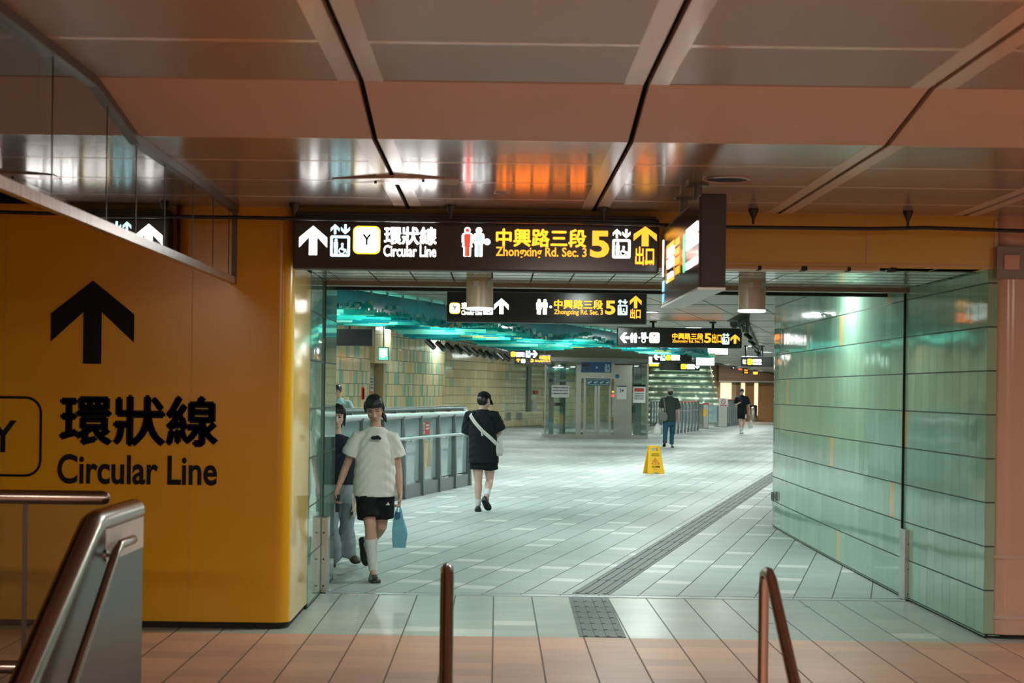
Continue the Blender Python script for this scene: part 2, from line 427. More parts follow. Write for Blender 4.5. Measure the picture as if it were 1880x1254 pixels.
# ------------------------------------------------------------------ setting: near ceiling
ZL, ZH = 2.83, 2.955
YF = 10.95
JX = [-3.09, -1.85, -.61, .63, 1.87, 3.11, 4.35, 5.59]
seamL = [7.91, 8.71, 9.53, 10.35, YF]
seamH = [7.09, 6.29, 5.49, 4.69, 3.89, 3.09, 2.29, 1.49, .69, -.1, -.9, -1.7, -2.5, -3.3, -4.1, -4.9]
pl, ph, pb, pf = MB(), MB(), MB(), MB()
GAP = .014
def cbox(mb, x0, x1, y0, y1, z): mb.box((x0, min(y0, y1), z), (x1, max(y0, y1), z+.03))
for a, c in zip(JX[:-1], JX[1:]):
    x0, x1 = a+GAP, c-GAP
    for y0, y1 in zip(seamL[:-1], seamL[1:]):
        cbox(pl, x0+.075, x1-.075, y0+.021, y1-.021, ZL+.001)
    cbox(pb, x0, x0+.075, seamL[0], YF, ZL); cbox(pb, x1-.075, x1, seamL[0], YF, ZL)
    for y in seamL:
        cbox(pb, x0+.075, x1-.075, max(seamL[0], y-.021), min(YF, y+.021), ZL)
    for y0, y1 in zip(seamH[1:], seamH[:-1]):
        cbox(ph, x0+.085, x1-.085, y0+.024, y1-.024, ZH+.001)
    cbox(pb, x0, x0+.085, seamH[-1], seamH[0], ZH); cbox(pb, x1-.085, x1, seamH[-1], seamH[0], ZH)
    for y in seamH[1:]:
        cbox(pb, x0+.085, x1-.085, y-.024, y+.024, ZH)
    pf.add([(x0, 7.91, ZL), (x1, 7.91, ZL), (x1, 7.09, ZH), (x0, 7.09, ZH), (x0, 7.91, ZL+.03), (x1, 7.91, ZL+.03), (x1, 7.09, ZH+.03), (x0, 7.09, ZH+.03)],
           [(0,1,2,3), (4,7,6,5), (0,4,5,1), (1,5,6,2), (2,6,7,3), (3,7,4,0)])
struct(pl.build('ceiling_low_panels', M['ceil_low'])); struct(ph.build('ceiling_high_panels', M['ceil_high']))
struct(pb.build('ceiling_borders', M['ceil_plain'])); struct(pf.build('ceiling_fascia', M['ceil_fascia']))
b = MB(); b.box((-9, -5, 3.02), (9, 12, 3.1)); struct(b.build('ceiling_void', M['ceil_gap']))

# facade wall, yellow with a rounded corner into the passage
def wall_prism(name, plan, z0, z1, mat, closed=True):
    n = len(plan); mb = MB()
    mb.add([(x, y, z0) for x, y in plan]+[(x, y, z1) for x, y in plan],
           [tuple(reversed(range(n))), tuple(range(n, 2*n))]+[(i, (i+1) % n, (i+1) % n+n, i+n) for i in range(n)])
    return struct(mb.build(name, mat, smooth=True))
R = .10; XW = -1.375
arc = [(XW-R+R*math.sin(t), YF+R-R*math.cos(t)) for t in [PI/2*i/8 for i in range(9)]]
wall_prism('wall_front', [(-9, YF)]+arc[:7]+[(arc[6][0], 11.6), (-9, 11.6)], .045, ZL, M['yellow'])
wall_prism('wall_corner', arc[6:]+[(XW, 11.98), (arc[6][0], 11.98)], .045, 2.46, M['cream_panel'])
wall_prism('baseboard_front', [(-9, YF+.03)]+[(x-.02, y+.02) for x, y in arc]+[(XW-.02, 11.98), (-9, 11.98)], 0, .05, M['blackgap'])
b = MB()
for x in (-2.05, -3.3): b.box((x-.002, YF-.0015, .05), (x+.002, YF+.01, ZL))
struct(b.build('trim_seams', M['lintel']))

def tile_wall(name, path, z0, z1, mat, back=.2, cap=True, smooth=True):
    mb = MB(); n = len(path); P = [Vector((x, y, 0)) for x, y in path]; L = [0]
    for a, c in zip(P[:-1], P[1:]): L.append(L[-1]+(c-a).length)
    nor = []
    for i in range(n):
        d = (P[min(i+1, n-1)]-P[max(i-1, 0)]).normalized(); nor.append(Vector((-d.y, d.x, 0))*back)
    up0, up1 = Vector((0,0,z0)), Vector((0,0,z1))
    vs = []; 
    for i in range(n): vs += [P[i]+up0, P[i]+up1, P[i]+nor[i]+up0, P[i]+nor[i]+up1]
    fs = []; uv = []
    for i in range(n-1):
        a, c = 4*i, 4*(i+1)
        fs.append((a, c, c+1, a+1)); uv.append([(L[i], z0), (L[i+1], z0), (L[i+1], z1), (L[i], z1)])
        fs.append((a+2, a+3, c+3, c+2)); uv.append([(0, 0)]*4)
        fs.append((a+1, c+1, c+3, a+3)); uv.append([(0, 0)]*4)
        fs.append((a, a+2, c+2, c)); uv.append([(0, 0)]*4)
    for i in (0, n-1):
        a = 4*i; fs.append((a, a+1, a+3, a+2)); uv.append([(0, z0), (0, z1), (back, z1), (back, z0)])
    mb.add(vs, fs, uv)
    return struct(mb.build(name, mat, smooth=smooth))
# left passage wall (seen obliquely) and its end, which turns away to the left
lw = [(XW+.002, 11.98), (XW+.002, 13.9)] + [(XW-.12+.122*math.cos(t), 13.9+.12*math.sin(t)) for t in (.4, .8, 1.2, PI/2)] + [(-4.2, 14.05), (-9, 15.2)]
tile_wall('wall_left', lw, .015, HALL_T+.05, M['greenleft'], back=.2)
# right passage wall: nearly straight, then it curves off to the right
rw = [(3.285, YF+.02), (3.275, 12.0), (3.262, 13.1), (3.275, 14.5), (3.30, 16.5), (3.34, 18.5), (3.38, 19.9)]
rw += [(3.38+.9*(1-math.cos(t)), 19.9+.95*math.sin(t)) for t in [PI/2*i/8 for i in range(1, 9)]] + [(9.0, 21.6)]
tile_wall('wall_right', list(rw), .015, HALL_Z+.1, M['green'], back=-.2)
b = MB()
for p, q in zip(rw[:-1], rw[1:]): b.slab((p[0]+.02, p[1]), (q[0]+.02, q[1]), .02, 0, .03)
struct(b.build('baseboard_right', M['blackgap']))
b = MB(); b.box((XW-.08, 11.95, 0), (XW, 13.9, .03)); struct(b.build('baseboard_left', M['blackgap']))
# expansion joint strips on both walls at the track
b = MB(); b.box((3.245, YT+.12, 0), (3.30, YT+.135, 2.47)); b.box((XW-.02, YT+.02, 0), (XW+.008, YT+.035, 2.47)); struct(b.build('trim_joint', M['ceil_gap']))

# lintel over the passage
b = MB(); b.box((XW, YF, 2.475), (3.335, YF+.25, ZL)); struct(b.build('wall_lintel', M['lintel']))
b = MB(); b.box((2.46, YF-.003, 2.50), (2.475, YF+.01, ZL-.02)); b.box((XW, YF-.006, 2.49), (3.335, YF+.01, 2.50)); b.box((XW, YF-.01, 2.455), (2.55, YF+.22, 2.475)); b.box((3.315, YF-.008, 2.475), (3.34, YF, ZL-.03))
struct(b.build('trim_lintel', M['lintel_edge']))
b = MB()
for i in range(9):
    x = .25+.2993*i
    if x < 3.2: b.box((x-(.012 if i % 2 else .02), YF-.012, 2.452), (x+(.012 if i % 2 else .02), YF+.10, 2.478))
struct(b.build('trim_notches', M['ceil_gap']))
# pink column at the right
XC = 3.295; RC = .16
colplan = [(XC+RC-RC*math.cos(t), YF-.0+RC-RC*math.sin(t)-.02) for t in [PI/2*i/8 for i in range(9)]]
wall_prism('wall_column', [(XC, 11.5)]+colplan+[(9, YF-.02), (9, 11.5)], .03, ZL, M['pink'])
wall_prism('baseboard_column', [(XC+.02, 11.5)]+[(x+.015, y+.02) for x, y in colplan]+[(9, YF), (9, 11.5)], 0, .03, M['blackgap'])
for nm, z in (('trim_band_upper', .55), ('trim_band_lower', .145)):
    wall_prism(nm, [(XC-.004, 11.4)]+[(x-.004, y-.004) for x, y in colplan]+[(9, YF-.024), (9, 11.4)], z-.012, z+.012, M['ceil_plain'])

# passage ceiling (glossy) with joints, a dark shutter track, then the higher hall ceiling
b = MB(); k = MB(); r_ = MB()
x = XW
xs = [XW]+[.25+.2993*i for i in range(-5, 11)]
for a, c in zip(xs[:-1], xs[1:]):
    b.box((a+.006, YF+.02, 2.475), (min(c, 3.5)-.006, YT+.05, 2.50)); b.box((a+.006, YT+.15, 2.475), (min(c, 3.5)-.006, 13.72, 2.50))
for i, y in enumerate([11.25+.29*i for i in range(9)]):
    if y < YT: k.box((XW, y-.004, 2.4735), (3.45, y+.004, 2.48))
k.box((XW, 11.0, 2.497), (3.5, 13.7, 2.52))
struct(b.build('ceiling_passage', M['pass_ceil'])); struct(k.build('ceiling_passage_joints', M['ceil_gap']))
b = MB(); b.box((XW, YT+.03, 2.44), (3.28, YT+.17, 2.50)); struct(b.build('trim_shutter_track', M['brown']))
b = MB(); b.box((XW-.2, 13.72, 2.45), (3.5, 13.80, HALL_Z+.05)); struct(b.build('wall_bulkhead', M['blackgap']))
b = MB()
o0 = Vector((.9, 13.8, 0))
for i in range(-30, 42):
    c = o0+PER*(i*.62+.31); c = c+DIR*((13.78-c.y)/DIR.y+60)
    zc_ = HALL_T if i*.62 < -4.7 else HALL_Z
    b.obox((c.x, c.y, zc_+.015), PER*.302, DIR*60, (0, 0, .015))
struct(b.build('ceiling', M['khaki']))
b = MB(); b.box((-30, 13.8, HALL_T+.04), (46, 125, HALL_T+.1)); struct(b.build('ceiling_hall_void', M['ceil_gap']))
b = MB(); c = o0+PER*(-4.72); c = c+DIR*((13.9-c.y)/DIR.y+55); b.obox((c.x, c.y, (HALL_Z+HALL_T)/2), PER*.02, DIR*55, (0, 0, (HALL_T-HALL_Z)/2+.01)); struct(b.build('wall_ceiling_step', M['khaki']))
b = MB()
for i in range(0, 40):
    c = o0+DIR*(i*2.4+1.0); t1 = min(24, (c.y-13.85)/.2378)
    if t1 > -8: b.obox((c+PER*(t1-8.6)/2+Vector((0, 0, HALL_Z-.0015))), PER*(t1+8.6)/2, DIR*.012, (0, 0, .002))
struct(b.build('trim_ceiling_seams', M['ceil_gap']))
# recessed downlights in the hall ceiling
def downlight(label, group, z, r=.09):
    root = thing('downlight', label, 'ceiling light', (0, 0, z), 0, group)
    q = MB(); q.lathe((0, 0, 0), [(r+.02, 0), (r+.02, -.008), (r, -.01), (r, .0)], 20); q.build('trim_ring', M['alu'], root)
    q = MB(); q.lathe((0, 0, 0), [(r-.003, -.002), (r-.003, -.006)], 20); q.build('diffuser', M['down'], root)
    return root
d0 = None
for p in DOWN:
    if d0 is None: d0 = downlight('round white recessed downlight in the khaki hall ceiling', 'hall downlights', HALL_Z, .16); d0.location = p
    else: dup(d0, p)
pz = downlight('round white recessed downlight in the glossy passage ceiling', 'passage downlights', 2.475, .09); pz.location = (PASSAGE[0][0], PASSAGE[0][1], 2.475)
dup(pz, (PASSAGE[1][0], PASSAGE[1][1], 2.475))
b = MB(); b.box((-9.2, -6, -1.75), (-9, 15, 3.1)); struct(b.build('wall_concourse_left', M['beige']))
b = MB(); b.box((9, -6, -1.75), (9.2, 12, 3.1)); struct(b.build('wall_concourse_right', M['beige']))
b = MB(); b.box((-9.2, -6.2, -1.75), (9.2, -6, 3.1)); struct(b.build('wall_concourse_back', M['beige']))

# ------------------------------------------------------------------ flat graphics for signs and notices
class Face:
    """a drawing plane: o origin, U across, V up, N outwards; collects flat shapes per material"""
    def __init__(s, o, U, V, px=None):
        s.o, s.U, s.V = Vector(o), Vector(U), Vector(V); s.N = s.U.cross(s.V).normalized(); s.mb = {}; s.px = px; s.k = 0
    def P(s, u, v, d=.002): return s.o + s.U*u + s.V*v + s.N*d
    def M(s, mat): return s.mb.setdefault(mat, MB())
    def poly(s, mat, pts, d=.002):
        s.M(mat).add([s.P(u, v, d) for u, v in pts], [tuple(range(len(pts)))])
    def polys(s, mat, pts, faces, d=.002):
        s.M(mat).add([s.P(u, v, d) for u, v in pts], faces)
    def rect(s, mat, u0, v0, u1, v1, d=.002): s.poly(mat, [(u0, v0), (u1, v0), (u1, v1), (u0, v1)], d)
    def rpts(s, u0, v0, u1, v1, r, n=5):
        pts = []
        for cx, cy, a in ((u1-r, v0+r, -PI/2), (u1-r, v1-r, 0), (u0+r, v1-r, PI/2), (u0+r, v0+r, PI)):
            pts += [(cx+r*math.cos(a+PI/2*i/n), cy+r*math.sin(a+PI/2*i/n)) for i in range(n+1)]
        return pts
    def rrect(s, mat, u0, v0, u1, v1, r, d=.002): s.poly(mat, s.rpts(u0, v0, u1, v1, r), d)
    def rframe(s, mat, u0, v0, u1, v1, r, t, d=.002):
        a = s.rpts(u0, v0, u1, v1, r); c = s.rpts(u0+t, v0+t, u1-t, v1-t, max(r-t, .0005)); n = len(a)
        s.polys(mat, a+c, [(i, (i+1) % n, (i+1) % n+n, i+n) for i in range(n)], d)
    def disc(s, mat, u, v, r, d=.002, n=18): s.poly(mat, [(u+r*math.cos(2*PI*i/n), v+r*math.sin(2*PI*i/n)) for i in range(n)], d)
    def line(s, mat, a, c, w, d=.002):
        a = Vector(a); c = Vector(c); t = (c-a).normalized(); n = Vector((-t.y, t.x))*w/2
        s.poly(mat, [tuple(a-n), tuple(c-n), tuple(c+n), tuple(a+n)], d)
    def arrow(s, mat, u0, v0, u1, v1, ang=0.0, d=.002, st=.28):
        # upward arrow with slanted shoulders inside the box, then turned by ang
        W, H = 1.0, 1.0
        pts = [(.5, 1), (1, .60), (1, .26), (.5+st/2, .62), (.5+st/2, 0), (.5-st/2, 0), (.5-st/2, .62), (0, .26), (0, .60)]
        cu, cv, w_, h_ = (u0+u1)/2, (v0+v1)/2, u1-u0, v1-v0
        sw = abs(round(math.sin(ang))) == 1
        out = []
        for x, y in pts:
            x, y = x-.5, y-.5
            X = x*math.cos(ang)-y*math.sin(ang); Y = x*math.sin(ang)+y*math.cos(ang)
            out.append((cu+X*w_, cv+Y*h_))
        s.polys(mat, out, [(0, 1, 2, 3), (0, 3, 6), (3, 4, 5, 6), (0, 6, 7, 8)], d)
    def text(s, mat, body, u0, v0, u1, v1, bold=.02, d=.002, res=3):
        cjk = any(ord(q) > 0x2e80 for q in body)
        c = bpy.data.curves.new('t', 'FONT'); c.body = body; c.offset = 0 if cjk else bold; c.resolution_u = res; c.fill_mode = 'FRONT'
        c.space_character = 1.0
        o = bpy.data.objects.new('t', c); COL.objects.link(o); bpy.context.view_layer.update()
        me = bpy.data.meshes.new_from_object(o.evaluated_get(bpy.context.evaluated_depsgraph_get()))
        xs = [q.co.x for q in me.vertices]; ys = [q.co.y for q in me.vertices]
        if xs:
            x0, x1, y0, y1 = min(xs), max(xs), min(ys), max(ys)
            e = bold*1.1 if cjk else 0
            x0 -= e; x1 += e; y0 -= e; y1 += e
            for ex_, ey_ in (((0, 0), (e, 0), (-e, 0), (0, e), (0, -e)) if cjk else ((0, 0),)):
                s.polys(mat, [(u0+(q.co.x+ex_-x0)/(x1-x0)*(u1-u0), v0+(q.co.y+ey_-y0)/(y1-y0)*(v1-v0)) for q in me.vertices], [tuple(p.vertices) for p in me.polygons], d)
        bpy.data.objects.remove(o); bpy.data.curves.remove(c); bpy.data.meshes.remove(me)
    def rows(s, mat, u0, v0, u1, v1, n, seed=1, d=.002, fill=.55, seg=1.0):
        rr = random.Random(seed); h = (v1-v0)/n
        for i in range(n):
            u = u0
            while u < u1:
                l = (u1-u0)*rr.uniform(.05, .16)*seg
                s.rect(mat, u, v0+i*h+h*(1-fill)/2, min(u+l, u1), v0+i*h+h*(1+fill)/2, d); u += l+(u1-u0)*.025*seg
    def lift(s, fr, dark, u0, v0, u1, v1, d=.002, arrows=True):
        # lift pictogram: up/down arrows over a framed cabin with a standing and a seated figure
        W, H = u1-u0, v1-v0; b1 = v0+H*(.65 if arrows else 1)
        s.rrect(fr, u0, v0, u1, b1, W*.10, d); t = W*.13
        s.rect(dark, u0+t, v0+t, u1-t, b1-t, d+.001)
        bw, bh = W-2*t, b1-v0-2*t; X = lambda a: u0+t+bw*a; Y = lambda a: v0+t+bh*a
        s.disc(fr, X(.22), Y(.86), bw*.10, d+.002); s.rrect(fr, X(.08), Y(.36), X(.36), Y(.76), bw*.06, d+.002)
        s.rect(fr, X(.10), Y(.0), X(.20), Y(.4), d+.002); s.rect(fr, X(.24), Y(0), X(.34), Y(.4), d+.002)
        s.disc(fr, X(.66), Y(.62), bw*.09, d+.002); s.rrect(fr, X(.58), Y(.26), X(.72), Y(.53), bw*.04, d+.002)
        s.ring(fr, X(.62), Y(.20), bw*.22, bw*.07, d+.002); s.line(fr, (X(.66), Y(.28)), (X(.9), Y(.28)), bw*.08, d+.002); s.line(fr, (X(.88), Y(.30)), (X(.95), Y(.06)), bw*.08, d+.002)
        if arrows:
            s.arrow(fr, u0+W*.02, v0+H*.69, u0+W*.46, v1, 0, d, .26); s.arrow(fr, u0+W*.54, v0+H*.69, u0+W*.98, v1, PI, d, .26)
    def ring(s, mat, u, v, r, t, d=.002, n=20):
        s.polys(mat, [(u+q*math.cos(2*PI*i/n), v+q*math.sin(2*PI*i/n)) for q in (r, r-t) for i in range(n)], [(i, (i+1) % n, (i+1) % n+n, i+n) for i in range(n)], d)
    def wc(s, base, mf, mm, u0, v0, u1, v1, d=.002):
        # woman and man pictograms, each with a lit outline
        W, H = u1-u0, v1-v0
        for cx, fem, m in ((u0+W*.25, True, mf), (u0+W*.75, False, mm)):
            for g, mat, dd in ((1.0, base, d), (.62, m, d+.001)):
                w_ = W*.24*g; Hh = H
                s.disc(mat, cx, v0+Hh*.885, H*.105*g, dd)
                s.rrect(mat, cx-w_, v0+H*.42+(1-g)*H*.02, cx+w_, v0+H*.79-(1-g)*H*.05, w_*.5, dd)
                if fem: s.poly(mat, [(cx-w_*.95, v0+H*.32), (cx+w_*.95, v0+H*.32), (cx+w_*.6, v0+H*.7), (cx-w_*.6, v0+H*.7)], dd)
                s.rrect(mat, cx-w_*.68, v0+(1-g)*H*.03, cx-w_*.02, v0+H*.5, w_*.2, dd); s.rrect(mat, cx+w_*.02, v0+(1-g)*H*.03, cx+w_*.68, v0+H*.5, w_*.2, dd)
    def flush(s, parent, names):
        for m, mb in s.mb.items():
            mb.build(names.get(m, 'lettering'), M[m], parent)
class PxFace(Face):
    """upright plane facing the viewer's side at distance Y; shapes given in photo pixels"""
    def __init__(s, Y, loc=(0, 0, 0)):
        super().__init__((-loc[0], Y-loc[1], -loc[2]), (1, 0, 0), (0, 0, 1)); s.Y = Y
    def b(s, x0, y0, x1, y1):
        p = at(x0, y1, s.Y); q = at(x1, y0, s.Y); return p.x, p.z, q.x, q.z
NAMES = {'glow_white': 'white_lettering', 'glow_amber': 'amber_lettering', 'glow_cyan': 'pale_blue_pictogram', 'glow_yellow': 'line_badge',
         'glow_red': 'red_pictogram', 'glow_bluegrey': 'grey_pictogram', 'signface': 'pictogram_ground', 'glow_blue': 'blue_pictogram', 'glow_green': 'green_pictogram', 'ink': 'black_lettering',
         'glow_pgreen': 'pale_green_pictogram', 'white_paint': 'white_print', 'orange_ink': 'orange_print', 'red': 'red_print', 'glow_soft': 'lit_screen'}
def signbox(name, label, Y, box, depth, group=None, chamfer=.012, cat='sign', hangers=(), hang_to=None):
    p, q = at(box[0], box[3], Y), at(box[2], box[1], Y)
    loc = ((p.x+q.x)/2, Y+depth/2, p.z)
    root = thing(name, label, cat, loc, 0, group)
    W, H = (q.x-p.x)/2, q.z-p.z
    m = MB(); m.box((-W, -depth/2+.004, 0), (W, depth/2, H)); m.build('housing', M['signbody'], root, bevel=chamfer)
    m = MB(); m.box((-W+.012, -depth/2, .012), (W-.012, -depth/2+.006, H-.012)); m.build('face_panel', M['signface'], root)
    for hx in hangers:
        h = at(hx, box[1], Y); t = MB(); x = h.x-loc[0]
        t.tube([(x, 0, H-.01), (x, 0, hang_to-loc[2])], .022, 10); t.tube([(x, 0, hang_to-loc[2]-.02), (x, 0, hang_to-loc[2])], .06, 14); t.build('hanger', M['black'], root, smooth=True)
    return root, PxFace(Y-.0005, loc)

# ---- main sign over the passage
root, f = signbox('hanging_sign', 'long black lit direction sign mounted over the passage mouth with Circular Line and exit 5', 10.78, (537, 402, 1211, 493), .15)
L = root.location
m = MB(); p = at(540, 389, 10.80); q = at(1205, 404, 10.80)
m.box((p.x-L.x, -.06, q.z-L.z-.01), (q.x-L.x, .07, p.z-L.z)); m.build('top_channel', M['signbody'], root, bevel=.006)
f.arrow('glow_white', *f.b(549, 415, 601, 468), st=.29)
f.lift('glow_cyan', 'signface', *f.b(606, 412, 643, 471))
f.rrect('glow_yellow', *f.b(648, 415.5, 698.5, 466), .035); f.rrect('glow_white', *f.b(650.5, 418, 696, 463.5), .03, .003)
f.text('ink', 'Y', *f.b(665, 430, 682, 450), .03, .004)
f.text('glow_white', '環狀線', *f.b(705, 417, 802, 449), .022); f.text('glow_white', 'Circular Line', *f.b(704, 451, 801, 471), .018)
f.wc('glow_white', 'glow_red', 'glow_bluegrey', *f.b(847, 417, 890, 471)); f.disc('glow_white', *f.b(894.5, 0, 0, 444)[:2], .021)
f.text('glow_amber', '中興路三段', *f.b(910, 421, 1077, 453), .028); f.text('glow_amber', 'Zhongxing Rd. Sec. 3', *f.b(910, 455, 1077, 475), .018)
f.text('glow_amber', '5', *f.b(1083, 424, 1119, 473), .035)
f.lift('glow_white', 'signface', *f.b(1124, 421, 1158, 474)); f.arrow('glow_amber', *f.b(1163, 416, 1206, 452), st=.30)
f.text('glow_amber', '出口', *f.b(1166, 453, 1201, 487), .02); f.text('glow_amber', 'EXIT', *f.b(1184, 478, 1201, 486), .02, .004)
f.flush(root, NAMES)
# ---- second sign, farther in
H2 = HALL_Z
root, f = signbox('hanging_sign', 'lit black sign inside the hall partly hidden by a beige pendant cylinder', 17.4, (820, 535, 1188, 591), .16, hangers=(905, 1105), hang_to=HALL_Z)
f.rrect('glow_yellow', *f.b(825, 556, 845, 576), .03); f.rrect('glow_white', *f.b(826.3, 557.3, 843.7, 574.7), .025, .003); f.text('ink', 'Y', *f.b(830.5, 561, 839.5, 570), .04, .004)
f.text('glow_white', '環狀線', *f.b(847, 556, 884, 568), .02); f.text('glow_white', 'Circular Line', *f.b(847, 570, 885, 578), .028)
f.lift('glow_white', 'signface', *f.b(887, 564, 905, 577.5), arrows=False); f.arrow('glow_white', *f.b(907, 548, 934, 576.5))
f.wc('glow_white', 'glow_white', 'glow_white', *f.b(984, 549, 1006, 577)); f.disc('glow_white', *f.b(1011, 0, 0, 563.5)[:2], .014)
f.text('glow_amber', '中興路三段', *f.b(1017, 551, 1107, 567), .025); f.text('glow_amber', 'Zhongxing Rd. Sec. 3', *f.b(1017, 569, 1107, 579.5), .024)
f.text('glow_amber', '5', *f.b(1111, 552, 1130, 577.5), .035); f.lift('glow_cyan', 'signface', *f.b(1134, 550, 1152, 578.5)); f.arrow('glow_amber', *f.b(1156, 543, 1178, 566)); f.text('glow_amber', '出口', *f.b(1157, 567, 1176, 585), .02)
f.flush(root, NAMES)
# ---- third sign
root, f = signbox('hanging_sign', 'lit black sign on two stub hangers with restrooms at left and exit 5', 27.0, (1133, 603, 1363, 637), .16, chamfer=.03, hangers=(1200, 1310), hang_to=HALL_Z)
f.arrow('glow_white', *f.b(1138, 611, 1156, 629), PI/2)
f.wc('glow_white', 'glow_white', 'glow_white', *f.b(1157, 611, 1170, 629)); f.disc('glow_white', *f.b(1173.5, 0, 0, 620)[:2], .014)
f.disc('glow_white', *f.b(1179, 0, 0, 612.5)[:2], .02); f.disc('glow_white', *f.b(1184.5, 0, 0, 612.5)[:2], .02); f.rrect('glow_white', *f.b(1177, 615, 1187, 622), .02); f.ring('glow_white', *f.b(1181.5, 0, 0, 625.5)[:2], .035, .012); f.disc('glow_white', *f.b(1189, 0, 0, 620)[:2], .014)
f.rrect('glow_white', *f.b(1192, 611, 1211, 629.5), .03); f.ring('glow_red', *f.b(1201, 0, 0, 622)[:2], .05, .012, .004); f.disc('glow_red', *f.b(1201, 0, 0, 616)[:2], .018, .004)
f.text('glow_amber', '中興路三段', *f.b(1234, 612, 1291, 623), .02); f.text('glow_amber', 'Zhongxing Rd. Sec. 3', *f.b(1234, 624, 1291, 630.5), .02)
f.text('glow_amber', '5', *f.b(1293, 612, 1306, 629.5), .03); f.text('glow_amber', '出口', *f.b(1307, 613, 1325, 630), .02); f.lift('glow_cyan', 'signface', *f.b(1326, 612, 1339, 632)); f.arrow('glow_amber', *f.b(1341, 614, 1358, 631))
f.flush(root, NAMES)
# ---- smaller far signs
root, f = signbox('hanging_sign', 'small lit sign with left arrow under the restroom sign', 44.0, (1198, 645.5, 1271, 666), .16, chamfer=.03, hangers=(1205, 1254), hang_to=HALL_Z)
f.arrow('glow_white', *f.b(1200, 649.5, 1211, 660.5), PI/2); f.lift('glow_cyan', 'signface', *f.b(1212.5, 649, 1222, 662)); f.rrect('glow_yellow', *f.b(1223, 652, 1231, 661.5), .03); f.text('glow_white', '環狀線', *f.b(1232, 652, 1248, 658), .03); f.text('glow_white', 'Circular Line', *f.b(1232, 658.5, 1248, 661.5), .03)
f.flush(root, NAMES)
root, f = signbox('hanging_sign', 'small dark sign with down arrow behind and below the left arrow sign', 50.0, (1212, 665, 1285, 680), .16, chamfer=.03, hangers=(1225, 1275), hang_to=HALL_Z)
f.rrect('glow_yellow', *f.b(1250, 668.5, 1260, 677.5), .03); f.text('glow_white', '環狀線', *f.b(1261, 669, 1275, 674), .03); f.text('glow_white', 'Circular Line', *f.b(1261, 674.5, 1275, 677.5), .03); f.arrow('glow_white', *f.b(1276, 669, 1284, 677), PI)
f.flush(root, NAMES)
root, f = signbox('hanging_sign', 'lit sign with right arrow hanging left of the lift', 46.0, (919, 639, 990, 658), .16, chamfer=.02, hangers=(930, 980), hang_to=HALL_T)
f.rrect('glow_yellow', *f.b(938, 646, 946, 655), .03); f.text('glow_white', '環狀線', *f.b(947, 647, 963, 652), .03); f.text('glow_white', 'Circular Line', *f.b(947, 652.5, 963, 655), .03); f.lift('glow_cyan', 'signface', *f.b(965, 643.5, 974, 656)); f.arrow('glow_white', *f.b(975, 644, 987, 656), -PI/2)
f.flush(root, NAMES)
root, f = signbox('hanging_sign', 'amber lettered sign hanging behind the right arrow sign', 52.0, (944, 652, 1012, 668.5), .16, chamfer=.02, hangers=(955, 1000), hang_to=HALL_T)
f.arrow('glow_amber', *f.b(948, 657, 955, 665)); f.lift('glow_white', 'signface', *f.b(957, 656, 964, 666)); f.text('glow_amber', '5', *f.b(974, 656, 980, 665), .03); f.text('glow_amber', '中興路三段', *f.b(990, 653.5, 1010, 660), .03); f.text('glow_amber', 'Zhongxing Rd. Sec. 3', *f.b(982, 661, 1010, 665), .03)
f.flush(root, NAMES)
root, f = signbox('hanging_sign', 'lit sign with slanted arrow at the corner of the green wall', 40.0, (1361, 655, 1420, 673), .16, chamfer=.02, hangers=(1370, 1400), hang_to=HALL_Z)
f.arrow('glow_white', *f.b(1363, 659.5, 1370, 669), PI*.75); f.rrect('glow_yellow', *f.b(1372, 659, 1381, 669.5), .03); f.text('glow_white', '環狀線', *f.b(1382, 659.5, 1398, 665), .03); f.text('glow_white', 'Circular Line', *f.b(1382, 666, 1398, 669.5), .03)
f.flush(root, NAMES)
for lab, box, Y in (('white lit timetable screen directly under the restroom sign', (1288, 636, 1338, 652), 42.0), ('white lit train display right of the left arrow sign', (1277, 653, 1313, 672), 47.0)):
    root, f = signbox('display_screen', lab, Y, box, .12, chamfer=.01, cat='screen', hangers=((box[0]+box[2])/2,), hang_to=HALL_Z)
    f.rect('glow_soft', *f.b(box[0]+1.5, box[1]+1.5, box[2]-1.5, box[3]-1.5)); f.rows('glow_pgreen', *f.b(box[0]+5, box[1]+4, box[2]-5, box[3]-5), 3, 3, .004)
    f.flush(root, NAMES)
root, f = signbox('display_screen', 'blank dark display box hanging at the left wall corner', 30.0, (598, 604.5, 684, 634), .3, chamfer=.01, cat='screen', hangers=(640,), hang_to=HALL_T)
for ch in root.children: ch.data.materials[0] = M['black']
root, f = signbox('hanging_display', 'narrow dark hanging box with a lit edge before the brown shop fascia', 80.0, (1341, 657, 1348, 678), .3, chamfer=.01, cat='sign', hangers=(1344,), hang_to=HALL_T)
f.rect('glow_soft', *f.b(1345.5, 662, 1347.5, 676)); f.flush(root, NAMES)

